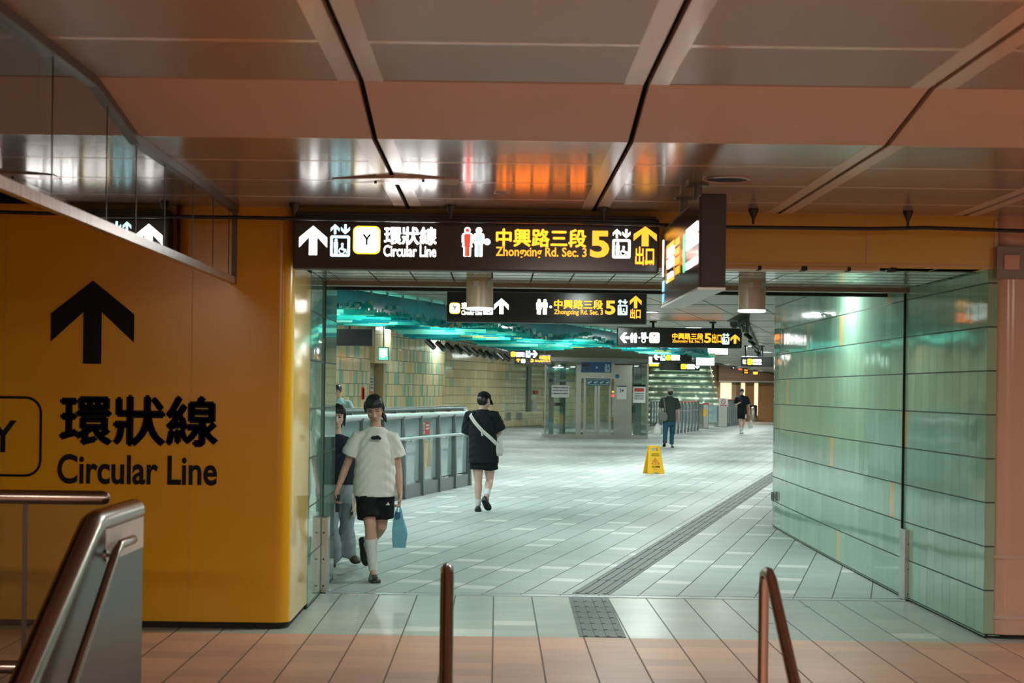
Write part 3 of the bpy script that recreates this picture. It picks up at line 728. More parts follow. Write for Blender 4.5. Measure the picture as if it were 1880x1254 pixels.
# ---- big sign hanging edge-on
X0, X1, Y0, Y1, Z0, Z1 = 1.07, 1.215, 8.75, 10.70, 2.175, 2.69
root = thing('hanging_sign', 'big thick black sign box hung edge-on from the near ceiling beside the main sign', 'sign', ((X0+X1)/2, (Y0+Y1)/2, Z0))
m = MB(); m.box((X0+.006-root.location.x, Y0-root.location.y, .012), (X1-root.location.x, Y1-root.location.y, Z1-Z0)); m.build('housing', M['signbody_dark'], root, bevel=.006)
m = MB(); m.box((X0-root.location.x, Y0+.015-root.location.y, .02), (X0-root.location.x+.008, Y1-.015-root.location.y, Z1-Z0-.018)); m.build('face_panel', M['signface'], root)
m = MB(); m.box((X0-.004-root.location.x, Y0-root.location.y, 0), (X1-root.location.x, Y1-root.location.y, .012)); m.build('bottom_panel', M['alu'], root)
for yy in (9.45, 10.15):
    m = MB(); c = ((X0+X1)/2-root.location.x, yy-root.location.y)
    m.tube([(c[0], c[1], Z1-Z0-.01), (c[0], c[1], ZL-Z0)], .026, 12); m.tube([(c[0], c[1], ZL-Z0-.015), (c[0], c[1], ZL-Z0)], .065, 18); m.build('mounting_stub', M['rail_grey'], root, smooth=True)
f = Face((X0-.0005-root.location.x, Y1-root.location.y, 0), (0, -1, 0), (0, 0, 1))
WL, HL = Y1-Y0, Z1-Z0
f.rect('glow_white', .03, .20, .075, .44); f.rrect('glow_blue', .03, .03, .17, .085, .01); f.rrect('glow_blue', .03, .10, .17, .17, .01)
f.rframe('glow_amber', .26, .14, .74, .38, .03, .02); f.rows('glow_white', .33, .22, .70, .36, 2, 4, .004, .82, .3); f.rows('glow_white', .36, .155, .66, .20, 1, 9, .004, .8, .3)
f.rows('glow_amber', .80, .15, 1.04, .38, 4, 5, .003, .75, .5)
f.rrect('glow_green', 1.20, .14, 1.33, .36, .03)
f.rows('glow_white', 1.36, .25, 1.90, .38, 2, 12, .003, .85, .3); f.rows('glow_white', 1.36, .14, 1.90, .19, 1, 15, .003, .8, .3)
f.flush(root, NAMES)

# ---- lettering on the yellow wall
YL = YF-.003
def wallmark(name, label, fn):
    root = thing(name, label, 'wall lettering', (at(250, 700, YF).x, YF, 1.6)); f = PxFace(YL, root.location); fn(f)
    for m, mb in f.mb.items(): mb.build('film', M[m], root)
wallmark('wall_arrow', 'large black up arrow on the yellow wall', lambda f: f.arrow('ink', *f.b(92.5, 516, 247.5, 667), st=.22))
wallmark('wall_lettering', 'large black Chinese line name on the yellow wall', lambda f: f.text('ink', '環狀線', *f.b(108, 727, 402, 818), .032, res=6))
wallmark('wall_lettering', 'black Circular Line wording low on the yellow wall', lambda f: f.text('ink', 'Circular Line', *f.b(105, 837, 399, 888), .022, res=6))
def yb(f):
    u0, v0, u1, v1 = f.b(-68, 728, 78, 874); f.rframe('ink', u0, v0, u1, v1, .11, .017)
    f.text('ink', 'Y', *f.b(-20, 772, 31, 830), .012, res=6)
wallmark('wall_badge', 'black outlined badge with letter Y cut by the frame edge', yb)

# ---- access panel and round fittings in the near ceiling
root = thing('ceiling_access_panel', 'sagging shiny access panel in the near ceiling before the main sign', 'ceiling panel', (-.60, 9.42, ZL))
m = MB(); z = -.03
m.add([(-.37, .0, -.004), (0, -.18, -.018), (.37, -.06, -.004), (.35, .22, -.002), (-.35, .22, -.002), (-.37, 0, .0), (0, -.18, .0), (.37, -.06, 0), (.35, .22, 0), (-.35, .22, 0)],
      [(0,1,2,3,4), (9,8,7,6,5), (0,5,6,1), (1,6,7,2), (2,7,8,3), (3,8,9,4), (4,9,5,0)]); m.build('panel', M['ceil_plain'], root)
for x, y in ((-.12, .03), (.16, -.05)):
    m = MB(); m.tube([(x, y, -.022), (x, y, -.002)], .008, 8); m.build('latch', M['black'], root)
def roundfit(label, px, py, r):
    p = at(px, py, 1); k = (ZL-EYE)/(p.z-EYE); root = thing('ceiling_speaker', label, 'ceiling fitting', (p.x*k, k, ZL))
    m = MB(); m.lathe((0, 0, 0), [(r, .002), (r, -.006), (r*.9, -.008), (r*.86, -.002), (r*.86, .002)], 36); m.build('rim', M['ceil_plain'], root, smooth=True)
    m = MB(); m.lathe((0, 0, 0), [(r*.86, 0), (r*.86, -.001)], 36); m.build('grille', M['ceil_gap'], root)
roundfit('round dark ceiling fitting behind the edge-on hanging sign', 1333, 329, .135); roundfit('small round ceiling fitting in front of the main sign lettering', 921, 354, .045)

# ---- black conduit with cones in front of the facade
YC = 10.70
pts = [at(-60, 388, YC), at(180, 394, YC), at(430, 399, YC), at(760, 405, YC), at(1050, 408, YC), at(1330, 417, YC), at(1480, 418.5, YC), at(1600, 420, YC), at(1700, 418, YC), at(1960, 427, YC)]
m = MB(); m.tube(pts, .0125, 10); tag(m.build('cable_conduit', M['black'], smooth=True), 'thin black cable run across the top of the facade', 'cable')
c0 = None
for i, (px, lab) in enumerate(((540, 'black cone bracket at the left end of the main sign'), (827, 'black cone bracket over the middle of the main sign'), (1108, 'black cone bracket over the exit number on the main sign'), (1383, 'black cone bracket just right of the edge-on sign'), (1667, 'black cone bracket near the right end of the lintel'))):
    p = at(px, 400, YC)
    if c0 is None:
        c0 = thing('cone_bracket', lab, 'bracket', (p.x, YC, ZL), 0, 'cone brackets along the cable')
        m = MB(); m.lathe((0, 0, 0), [(.034, 0), (.034, -.012), (.010, -.065), (.008, -.10)], 18); m.build('cone', M['black'], c0, smooth=True)
    else: dup(c0, (p.x, YC, ZL), 0, lab)

# ---- glass smoke curtain at upper left
root = thing('smoke_curtain', 'glass smoke curtain hanging from the near ceiling at upper left', 'glass screen', (-1.775, 7.5, 2.31))
XG = 0.0; zr = lambda y: (ZH if y < 7.09 else (ZL if y > 7.91 else ZH+(ZL-ZH)*(y-7.09)/.82))-2.31
ys = [-1.2, .2, 1.6, 3.0, 4.45, 5.53, 6.45, 7.35, 7.95, 8.63, 9.43, 10.1, 10.70, 10.93]
top = [-1.2, 7.09, 7.91, 10.93]
for y0, y1 in zip(ys[:-1], ys[1:]):
    m = MB(); cuts = [y0+.006]+[t for t in top if y0+.006 < t < y1-.006]+[y1-.006]
    for a, c in zip(cuts[:-1], cuts[1:]):
        m.add([(-.005, a-7.5, .03), (.005, a-7.5, .03), (.005, c-7.5, .03), (-.005, c-7.5, .03), (-.005, a-7.5, zr(a)-.03), (.005, a-7.5, zr(a)-.03), (.005, c-7.5, zr(c)-.03), (-.005, c-7.5, zr(c)-.03)],
              [(0,3,2,1), (4,5,6,7), (1,2,6,5), (3,0,4,7)])
    m.build('glass_pane', M['glass_smoke'], root)
m = MB()
for a, c in zip(top[:-1], top[1:]):
    m.add([(-.03, a-7.5, zr(a)-.04), (.03, a-7.5, zr(a)-.04), (.03, c-7.5, zr(c)-.04), (-.03, c-7.5, zr(c)-.04), (-.03, a-7.5, zr(a)), (.03, a-7.5, zr(a)), (.03, c-7.5, zr(c)), (-.03, c-7.5, zr(c))],
          [(0,3,2,1), (4,5,6,7), (0,1,5,4), (1,2,6,5), (2,3,7,6), (3,0,4,7)])
m.build('top_channel', M['channel'], root)
m = MB(); m.box((-.018, -8.7, 0), (.018, 3.43, .045)); m.build('bottom_channel', M['steel'], root)
m = MB(); m.box((-.02, 3.40, 0), (.02, 3.45, zr(10.93))); m.build('end_channel', M['channel'], root)
for y in ys[1:-1]: MB().box((-.007, y-7.5-.005, .03), (.007, y-7.5+.005, zr(y)-.03)).build('gasket', M['black'], root)

# ---- steel clad balustrade and rails at lower left
root = thing('stair_balustrade', 'steel clad stair balustrade with rounded cap at lower left', 'balustrade', (-1.85, 8.35, 0))
def zc(y): return .985 if y >= 7.5 else .985-(7.5-y)*.52
prof = [8.35, 7.5, 5.0]; m = MB()
P = []
for y in prof:
    P.append((y-8.35, zc(y)))
vs = []; 
for x in (-.05, .05):
    vs += [(x, 0, .0), (x, -.85, 0), (x, -3.35, -1.3), (x, -3.35, zc(5.0)), (x, -.85, .985), (x, 0, .985)]
m.add(vs, [(0,1,4,5), (1,2,3,4), (6,11,10,7), (7,10,9,8), (0,6,7,1), (1,7,8,2), (2,8,9,3), (3,9,10,4), (4,10,11,5), (5,11,6,0)])
m.build('cladding', M['panel_steel'], root)
m = MB(); cp = [(0, 0, .985), (0, -.40, .985), (0, -.80, .985), (0, -.87, .973), (0, -.95, .935), (0, -1.6, .605), (0, -3.35, -.31)]
m.tube(cp, .058, 18, round_=False); m.build('cap_rail', M['tube'], root, smooth=True)
m = MB(); m.box((.05, -.80, .80), (.056, -.02, .955)); m.build('bright_strip', M['white_paint'], root)
hx = .115
m = MB(); m.tube([(hx, -.52, .885), (hx, -.66, .885), (hx, -.80, .885), (hx, -.86, .865), (hx, -.92, .825), (hx, -1.6, .40), (hx, -3.3, -.65)], .022, 12, round_=True); m.build('handrail', M['tube'], root, smooth=True)
for y, z in ((-.80, .885), (-1.9, .215), (-3.0, -.46)):
    m = MB(); m.tube([(.05, y, z-.05), (hx-.01, y, z-.05), (hx, y, z-.015)], .010, 8); m.tube([(.05, y, z-.05), (.058, y, z-.05)], .028, 14); m.build('rail_bracket', M['tube'], root, smooth=True)
root = thing('glass_balustrade', 'glass balustrade with brown steel top rail at lower left edge', 'balustrade', (-3.4, 8.2, 0))
m = MB(); m.tube([(-2.0, 0, 1.055), (1.43, 0, 1.055)], .036, 16, round_=True); m.build('top_rail', M['tube'], root, smooth=True)
m = MB(); m.tube([(-2.0, 0, .20), (1.47, 0, .20)], .034, 16, round_=True); m.build('bottom_rail', M['tube'], root, smooth=True)
for x in (-.14, 1.04): MB().box((x-.011, -.007, 0), (x+.011, .007, 1.03)).build('seal', M['channel'], root)
for x0, x1 in ((-2.0, -.15), (-.13, 1.03), (1.05, 1.47)):
    m = MB(); m.box((x0, -.006, .0), (x1, .006, 1.03)); m.build('glass_pane', M['glass_smoke'], root)
# ---- middle stair handrails
hr0 = None
for lab, x in (('slim steel stair handrail with closed end left of centre', -.205), ('slim steel stair handrail with closed end at right', 1.12)):
    if hr0 is None:
        hr0 = thing('stair_handrail', lab, 'handrail', (x, 6.8, 0), 0, 'stair handrails')
        m = MB(); m.tube([(0, 0, -.34), (0, 0, .82), (.002, -.012, .868), (.008, -.04, .885)], .022, 14); m.build('post', M['tube'], hr0, smooth=True)
        m = MB(); m.tube([(.002, -.01, .870), (.010, -.05, .880), (.014, -.10, .858), (.03, -.7, .43), (.03, -2.2, -.64)], .024, 14, round_=True); m.build('rail', M['tube'], hr0, smooth=True)
        m = MB(); m.tube([(.03, -1.9, -.43), (.03, -1.9, -1.19)], .020, 12); m.build('post', M['tube'], hr0, smooth=True)
    else: dup(hr0, (x, 6.8, 0), 0, lab)

# ---- beige pendant cylinders under the passage ceiling
cy0 = None
for lab, px, pyt, pyb in (('beige cylinder pendant under the passage ceiling before the second sign', 881, 512, 560), ('beige cylinder pendant with lit rim above the security camera', 1381, 515, 573)):
    Y = (2.475-EYE)*F/(PY-pyt+ (px-PX)*SA); p = at(px, pyt, Y)
    if cy0 is None:
        cy0 = thing('pendant_light', lab, 'ceiling light', (p.x, p.y, 2.475), 0, 'beige cylinder pendants')
        m = MB(); m.lathe((0, 0, 0), [(.102, 0), (.102, -.232), (.092, -.236)], 36); m.build('cylinder', M['cyl'], cy0, smooth=True)
        m = MB(); m.lathe((0, 0, 0), [(.104, -.222), (.104, -.236), (.094, -.240), (.094, -.222)], 36); m.build('lit_rim', M['glow_soft'], cy0, smooth=True)
        for a in (-.25, .75, 2.2, 3.6):
            m = MB(); c = Vector((math.sin(a)*.103, -math.cos(a)*.103, -.04)); t = Vector((math.cos(a), math.sin(a), 0))
            m.obox(c, t*.018, (0, 0, .02), Vector((math.sin(a), -math.cos(a), 0))*.004); m.build('clear_window', M['alu'], cy0)
    else: cy0 = dup(cy0, (p.x, p.y, 2.475), 0, lab)

# ---- flood barrier posts on both sides of the track
m = MB(); p = fl(603, 1081); 
def barrier(lab, x, s, h):
    root = thing('barrier_post', lab, 'barrier post', (x, YT, 0))
    m = MB(); m.box((0, -.05, .006), (s*.05, .14, h)); m.build('channel', M['steel'], root, bevel=.004)
    for z in (h*.1, h*.45, h*.8):
        m = MB(); m.tube([(s*.02, -.052, z), (s*.02, -.046, z)], .008, 8); m.build('bolt', M['ceil_gap'], root)
barrier('steel barrier post on the left passage wall', XW, 1, .60); barrier('steel barrier post on the right passage wall', 3.285, -1, .56)
# ---- grey speaker box on the pink column, small outlets on the green wall
p = at(1829, 511, YF-.05); q = at(1915, 453, YF-.05)
root = thing('alarm_box', 'grey square box with pale button on the pink column', 'wall box', ((p.x+q.x)/2, YF-.02, p.z))
m = MB(); m.box((p.x-root.location.x, -.04, 0), (q.x-root.location.x, -.0, q.z-p.z)); m.build('body', M['grey_plastic'], root, bevel=.004)
p2 = at(1842, 495, YF-.05); q2 = at(1871, 468, YF-.05)
m = MB(); m.box((p2.x-root.location.x, -.052, p2.z-p.z), (q2.x-root.location.x, -.038, q2.z-p.z)); m.build('button', M['pink'], root, bevel=.006)
for lab, px in (('dark socket plate low on the green wall, nearer the hall', 1418), ('dark socket plate low on the green wall, nearer the track', 1424)):
    Y = 3.36*F/(px-PX+3); p = at(px, 911, Y)
    root = thing('socket_plate', lab, 'socket', (p.x+.03, p.y, p.z-.055)); m = MB(); m.box((-.04, -.05, 0), (.03, .05, .11)); m.build('plate', M['steel_dark'], root, bevel=.004)
    m = MB(); m.box((-.043, -.02, .03), (-.038, .02, .08)); m.build('outlet', M['black'], root)

# ------------------------------------------------------------------ hall: turquoise glass strip ceiling sculpture
def sculpture():
    root = thing('glass_ceiling_sculpture', 'turquoise wave of hanging glass strips under the hall ceiling', 'artwork', (0, 26, HALL_Z))
    rr = random.Random(3); O = Vector((0, 26, HALL_Z))
    near = [(-6.6, 4.0+11), (-1.95, 18.2), (2.29, 31.6), (5.2, 40.5)]      # plan line of the near edge
    far = [(-5.5, 19.5), (-2.3, 22.6), (-.85, 29.0), (.35, 33.5), (3.2, 36.5), (5.2, 41)]
    def lerp(path, x):
        if x <= path[0][0]: return path[0][1]
        for (a, b_), (c, d) in zip(path[:-1], path[1:]):
            if x <= c: return b_+(d-b_)*(x-a)/(c-a)
        return path[-1][1]
    def zbot(x, y, yn, yf):
        t = (y-yn)/max(yf-yn, .1)
        return 2.56+.05*math.sin(y*1.1+x*.5)+.04*math.sin(x*1.7-y*.6)-.03*t
    mbs = {'strip_a': MB(), 'strip_b': MB(), 'strip_c': MB(), 'strip_d': MB()}
    x = -6.0
    y = 13.9
    while y < 41:
        x0 = None
        # x range where near(x) <= y <= far(x)
        cols = [q*.1 for q in range(-62, 54) if lerp(near, q*.1) <= y <= lerp(far, q*.1)]
        if cols:
            a, c = cols[0], cols[-1]; u = a-rr.uniform(0, .3)
            while u < c:
                l = rr.uniform(.25, 1.1); e = min(u+l, c+.1)
                zz = zbot(u, y, lerp(near, u), lerp(far, u))+rr.uniform(-.02, .03)
                k = rr.choices(list(mbs), (6, 3, 3.5, 1.0))[0]
                mbs[k].box((u-O.x, y-O.y, zz-O.z), (e-O.x, y+.012-O.y, zz+.05-O.z)); u = e+.01
        y += .085
    for k, mb in mbs.items():
        o = mb.build('glass_strips', M[k], root); o['kind'] = 'stuff'
    # hanging curtain of thin strips along the near edge, and the wires
    m = MB(); t = 0.0; pn = [Vector((a, c-.05, 0)) for a, c in near]
    for a, c in zip(pn[:-1], pn[1:]):
        d = (c-a); n_ = int(d.length/.055); d.normalize(); q = Vector((-d.y, d.x, 0))
        for i in range(n_):
            p = a+d*(i*.055+.0275); zb = zbot(p.x, p.y, p.y, p.y+3)+rr.uniform(-.02, .02)
            m.obox((p.x-O.x, p.y-O.y, (zb-O.z-.03)/2), d*.0262, q*.004, (0, 0, (-.03-zb+O.z)/2))
    o = m.build('edge_strips', M['strip_c'], root); o['kind'] = 'stuff'
    m = MB(); x = -6.0
    while x < 5.2:
        y = lerp(near, x)-.05; m.box((x-.015-O.x, y-.012-O.y, -.05), (x+.015-O.x, y+.012-O.y, 0)); x += .16
    m.build('ceiling_clips', M['alu'], root)
    for i in range(12):
        x = -4.6+i*.75; yn, yf = lerp(near, x), lerp(far, x)
        if yf-yn > .8: lamp('sculpture_lamp', (x, (yn+yf)/2, HALL_Z-.03), .5, 75, (.93, 1, .97), min(yf-yn-.4, 3.4))
sculpture()

# ------------------------------------------------------------------ stairwell railings
END = Vector((-.507, 27.8, 0)); ST = .95
def railing(name, label, a, b, n, z_top=1.22, posts=True, hand=True, cap=.045, sticker=None, side=1):
    root = thing(name, label, 'railing', (a.x, a.y, 0)); d = (b-a); Lh = d.length; d = d.normalized(); nrm = Vector((-d.y, d.x, 0))*side
    up = Vector((0, 0, 1))
    m = MB(); m.obox(d*Lh/2+up*.10, d*Lh/2, nrm*.06, up*.10); m.build('plinth', M['rail_grey'], root)
    m = MB(); m.tube([up*z_top-d*.02, d*Lh+up*z_top], cap, 12); m.build('top_rail', M['alu'] if hand else M['rail_grey'], root, smooth=True)
    for i in range(n):
        p0, p1 = d*(Lh*i/n+.04), d*(Lh*(i+1)/n-.04)
        g = MB(); g.obox((p0+p1)/2+up*.70, (p1-p0)/2, nrm*.006, up*.47); g.build('glass_pane', M['glass_rail'], root)
    if posts:
        for i in range(n+1):
            p = d*(Lh*i/n); g = MB()
            w = [(.085, .0), (.05, z_top+.02)]
            u0, u1 = d*.035, d*.028
            q = -nrm
            g.add([p-u0+q*.09, p+u0+q*.09, p+u0-q*.05, p-u0-q*.05, p-u1+q*.05+up*z_top, p+u1+q*.05+up*z_top, p+u1-q*.04+up*z_top, p-u1-q*.04+up*z_top],
                  [(3,2,1,0), (4,5,6,7), (0,1,5,4), (1,2,6,5), (2,3,7,6), (3,0,4,7)])
            g.build('post', M['rail_grey'], root)
    if hand:
        q = -nrm*.17
        m = MB(); m.tube([q+up*.90-d*.02, q+d*Lh+up*.90], .022, 10)
        for i in range(n+1):
            p = d*(Lh*i/n); m.tube([p-nrm*.06+up*.86, p+q+up*.86, p+q+up*.89], .010, 6)
        m.build('handrail', M['alu'], root, smooth=True)
    return root, d, nrm
A = END-DIR*ST*9
rr_, dd, nn = railing('glass_railing', 'glass railing with grey posts in front of the stairwell, at left', A, END, 9, side=1)
# red and white notice on one pane
f = Face((dd*(ST*6.5)-nn*.012)-dd*.26+Vector((0,0,.92)), dd, (0, 0, 1))
f.rect('red', .02, 0, .30, .20); f.rect('white_paint', -.08, .02, .03, .19); f.rows('white_paint', .08, .07, .27, .17, 2, 4, .004); f.rows('red', -.06, .05, .02, .17, 3, 6, .004)
f.flush(rr_, NAMES)
B = Vector((-.65, 33.0, 0))
railing('glass_railing', 'far glass railing with flat grey cap behind the stairwell', B-DIR*9.5, B, 8, 1.26, True, False, .05, side=-1)
railing('glass_railing', 'short railing end closing the stairwell', END+Vector((.0, .12, 0)), B+Vector((0.02, -.32, 0)), 4, 1.22, False, False, .045)

# ------------------------------------------------------------------ far left walls
wl = lambda Y: -3.9+.2447*(Y-44.5)
tile_wall('wall_hall_left', [(wl(20), 20), (wl(45.8)-.0, 45.8)], 0, HALL_T+.1, M['farstripe'], smooth=False)
tile_wall('wall_hall_middle', [(wl(47.2), 47.2), (wl(53.4), 53.4), (wl(53.4)-3.2, 54.2)], 0, HALL_T+.1, M['farstripe'], smooth=False)
b = MB(); b.slab((wl(45.8), 45.8), (wl(47.2), 47.2), .3, 2.35, HALL_T); struct(b.build('wall_door_header', M['doorframe']))
tile_wall('wall_hall_far', [(-3.6, 61.0), (-1.83, 66), (2.2, 78), (6.5, 90.8)], 0, HALL_T+.1, M['farcream'], smooth=False)
# recessed door
dv = DIR; dn = Vector((-DIR.y, DIR.x, 0))
pA = Vector((wl(45.8), 45.8, 0))+dn*.35; pB = Vector((wl(47.2), 47.2, 0))+dn*.35
b = MB(); b.slab((pA.x, pA.y), (pB.x, pB.y), .06, 0, 2.35); do = struct(b.build('door_1', M['door']))
q0 = Vector((wl(45.8), 45.8, 0)); q1 = Vector((wl(47.2), 47.2, 0))
b = MB(); b.slab((q1.x-.02, q1.y-.1), (pB.x, pB.y), .1, 0, 2.4); b.slab((q0.x, q0.y+.03), (pA.x, pA.y), .1, 0, 2.4); struct(b.build('trim_door', M['doorframe']))
mid = pA+(pB-pA)*.52-dn*.04
f = Face((mid.x, mid.y, 1.35), DIR, (0, 0, 1)); f.rect('white_paint', 0, .0, .55, .62); f.rows('orange_ink', .05, .02, .5, .22, 2, 3, .004, .8); f.rows('blue', .05, .26, .5, .6, 4, 4, .004)
rt = thing('door_notice', 'paper notice with red lines on the pale hall door', 'notice', (mid.x, mid.y, 1.35))
for mm, mb in f.mb.items():
    for v in mb.v: v -= rt.location
    mb.build(NAMES.get(mm, 'print') if mm != 'blue' else 'blue_print', M[mm], rt)
# lit green exit box on the wall over the door
p = at(694, 662, 44.0); q = at(713.5, 637, 44.0)
root = thing('exit_sign', 'square lit green exit box above the pale hall door', 'sign', ((p.x+q.x)/2, 44.0, p.z)); W = (q.x-p.x)/2; H = q.z-p.z
m = MB(); m.box((-W, 0, 0), (W, .25, H)); m.build('housing', M['rail_grey'], root, bevel=.01)
m = MB(); m.box((-.02, .05, H-.01), (.02, .10, HALL_T-p.z)); m.build('hanger', M['rail_grey'], root)
f = Face((-W, -.001, 0), (1, 0, 0), (0, 0, 1)); f.rect('glow_green', .02, .025, 2*W-.02, H-.03); f.rrect('glow_pgreen', W*.35, H*.30, W*1.65, H-.05, .03, .003)
f.disc('glow_white', W*1.0, H*.72, .025, .005); f.line('glow_white', (W, H*.66), (W*.9, H*.42), .04, .005); f.line('glow_white', (W*.92, H*.44), (W*1.15, H*.22), .025, .005); f.line('glow_white', (W*.9, H*.42), (W*.7, H*.24), .025, .005)
f.flush(root, NAMES)
# red hydrant board and thin red pole by the door
p = at(668, 733, 45.15); root = thing('red_cabinet', 'narrow red box on the striped wall left of the door', 'fire box', (p.x, 45.15, p.z))
m = MB(); m.box((-.07, -.05, 0), (.0, .14, .34)); m.box((-.035, -.05, .0), (.02, .14, .30)); m.build('box', M['red'], root)
p = at(677, 728, 45.4); root = thing('red_pole', 'thin leaning red pole beside the pale hall door', 'pole', (p.x, 45.4, 0))
m = MB(); m.tube([(0, 0, 0), (.03, 0, p.z+.32)], .012, 8); m.build('shaft', M['red'], root)
# grey strip, small red sign and two grilles on the far cream wall
def onfar(px, py):   # hit the far cream wall plane
    A_, B_ = Vector((-1.83, 66)), Vector((2.2, 78)); k = at(px, py, 1); m = k.x
    t = (m*A_.y-A_.x)/((B_.x-A_.x)-m*(B_.y-A_.y)); Y = A_.y+t*(B_.y-A_.y); return at(px, py, Y)
fd = Vector((4.03, 12, 0)).normalized(); fn = Vector((fd.y, -fd.x, 0))
def farbox(name, label, cat, x0, y0, x1, y1, mat, dep=.06, part='body'):
    a = onfar(x0, y1); c = onfar(x1, y0); root = thing(name, label, cat, (a.x+fn.x*dep/2, a.y+fn.y*dep/2, a.z))
    d = Vector((c.x-a.x, c.y-a.y, 0)); m = MB(); m.obox(d/2+Vector((0, 0, (c.z-a.z)/2)), d/2, fn*dep/2, (0, 0, (c.z-a.z)/2)); m.build(part, M[mat], root); return root, d, c.z-a.z
farbox('wall_strip', 'tall blue grey strip on the far cream wall', 'wall panel', 966, 673, 974, 756, 'rail_grey')
farbox('small_sign', 'small red sign on the far cream wall', 'sign', 979, 717, 986, 724, 'red')
for lab, x0 in (('square grey wall grille on the far cream wall, nearer the railing', 927), ('square grey wall grille on the far cream wall, nearer the lift', 948)):
    r, d, h = farbox('wall_grille', lab, 'grille', x0, 757, x0+9, 771, 'alu', .06, 'frame')
    m = MB()
    for i in range(6): m.obox(d/2+fn*.035+Vector((0, 0, h*(i+.5)/6)), d*.42, fn*.012, (0, 0, h*.05))
    m.build('slats', M['steel_dark'], r)
# posts notice on far wall
farbox('wall_notice', 'pale sheet fixed low on the far cream wall beside the lift', 'notice', 976, 735, 984, 754, 'white_paint')

# ------------------------------------------------------------------ lift
M['lift_steel'] = steel('lift steel', (.36, .34, .30), .22)
YE = 56.5
def ex(px, py=720): return at(px, py, YE).x
def ez(py, px=1095): return at(px, py, YE).z
EX0, EX1 = ex(1000), ex(1190.5); ED = 3.0
root = thing('lift', 'glass and steel lift with blue header sign in the middle of the hall', 'lift', ((EX0+EX1)/2, YE, 0)); L = root.location
def eb(name, mat, x0, z0, x1, z1, y0=0.0, y1=.08, parent=None, bevel=0.0):
    m = MB(); m.box((x0-L.x, y0, z0), (x1-L.x, y1, z1)); return m.build(name, M[mat], parent or root, bevel=bevel)
ZT = HALL_Z
xL, xR = ex(1057), ex(1160)
eb('base', 'lift_steel', EX0, 0, EX1, .14, 0, ED); eb('header_band', 'steel_dark', EX0, 2.66, EX1, 2.80, -.03, ED); eb('upper_glass', 'glass_lift', EX0+.03, 2.80, EX1-.03, HALL_T, 0, .02); eb('roof_frame', 'steel_dark', EX0, HALL_T-.12, EX1, HALL_T, .02, ED)
eb('front_panel', 'lift_steel', ex(1127), .14, xR, 2.55, -.10, .06); eb('front_panel', 'lift_steel', xL, .0, ex(1066.5), 2.55, -.10, .06)
eb('transom', 'lift_steel', ex(1066.5), 2.08, ex(1127), 2.62, -.10, .06); eb('lift_sill', 'steel_dark', xL, 0, xR, .03, -.14, .02)
for x0, x1 in ((1071.5, 1096), (1097, 1122)):
    d_ = MB(); X0_, X1_ = ex(x0)-L.x, ex(x1)-L.x; t = .085
    for a in ((X0_, .03, X0_+t, 2.08), (X1_-t, .03, X1_, 2.08), (X0_+t, .03, X1_-t, .25), (X0_+t, 1.98, X1_-t, 2.08)): d_.box((a[0], -.02, a[1]), (a[2], .02, a[3]))
    do_ = d_.build('door', M['lift_steel'], root); g = MB(); g.box((X0_+t, -.006, .25), (X1_-t, .006, 1.98)); g.build('door_glass', M['glass'], do_)
eb('blue_band', 'blue2', ex(1075), ez(708), ex(1120), ez(694), -.03, -.022)
for a, c in ((EX0, xL), (xR, EX1)):
    eb('glass_pane', 'glass_lift', a+.05, .14, c-.03, 2.62, .0, .02)
for s in (EX0, EX1-.02):
    eb('side_glass', 'glass_lift', s, .14, s+.02, 2.62, .06, ED-.06)
eb('rear_glass', 'glass_lift', EX0+.06, .14, EX1-.06, 2.62, ED-.03, ED-.01)
for x in (EX0, EX1-.06):
    for y in (0, ED-.06): eb('corner_post', 'lift_steel', x, .14, x+.06, 2.62, y, y+.06)
for x0, x1, y in ((1010, 1019, 1.2), (1031, 1042, 1.6), (1170, 1183, 1.4)):
    eb('guide_column', 'rail_grey', ex(x0), .14, ex(x1), 2.62, y, y+.2)
eb('inner_frame', 'black', ex(1020), 1.10, ex(1036), 1.22, 1.25, 1.35); eb('inner_mast', 'black', ex(1037), .14, ex(1041), 1.6, 1.3, 1.4); eb('inner_box', 'black', ex(1161), .9, ex(1172), 1.15, 1.0, 1.3); eb('cross_beam', 'steel_dark', EX0+.06, 1.95, xL, 2.05, 1.2, 1.3); eb('cross_beam', 'steel_dark', xR, 1.95, EX1-.06, 2.05, 1.2, 1.3)
eb('cabin', 'steel_dark', ex(1068), .0, ex(1126), .12, .3, 1.9)
eb('call_panel', 'steel_dark', ex(1124), .75, ex(1126.8), 1.55, -.112, -.10); 
f = Face((0, -.115, 0), (1, 0, 0), (0, 0, 1)); X = lambda px: ex(px)-L.x
eb('header_sign', 'blue', ex(1066), ez(684), ex(1121.5), ez(665), -.125, -.10)
f.o = Vector((0, -.126, 0))
f.text('white_paint', '電梯', X(1068.5), ez(682), X(1083), ez(675.5), .01); f.text('orange_ink', '捷運', X(1068.5), ez(673.5), X(1083), ez(667), .01)
f.poly('white_paint', [(X(1093), ez(677.5)), (X(1097), ez(675)), (X(1093), ez(672.5))]); f.lift('white_paint', 'blue', X(1109.5), ez(682.5), X(1118.5), ez(668))
f.o = Vector((0, -.0315, 0)); f.rframe('white_paint', X(1077), ez(706), X(1119), ez(697), .04, .012)
for i in range(4): f.disc('white_paint', X(1081+i*11), ez(702.5), .035); f.line('white_paint', (X(1082+i*11), ez(703)), (X(1086+i*11), ez(700)), .03)
f.o = Vector((0, -.1135, 0)); f.disc('glow_amber', X(1125), ez(719), .035); f.disc('glow_red', X(1125), ez(726), .05); f.rect('blue2', X(1129), ez(694), X(1136), ez(687)); f.disc('white_paint', X(1125), ez(750), .018); f.disc('white_paint', X(1125), ez(759), .018)
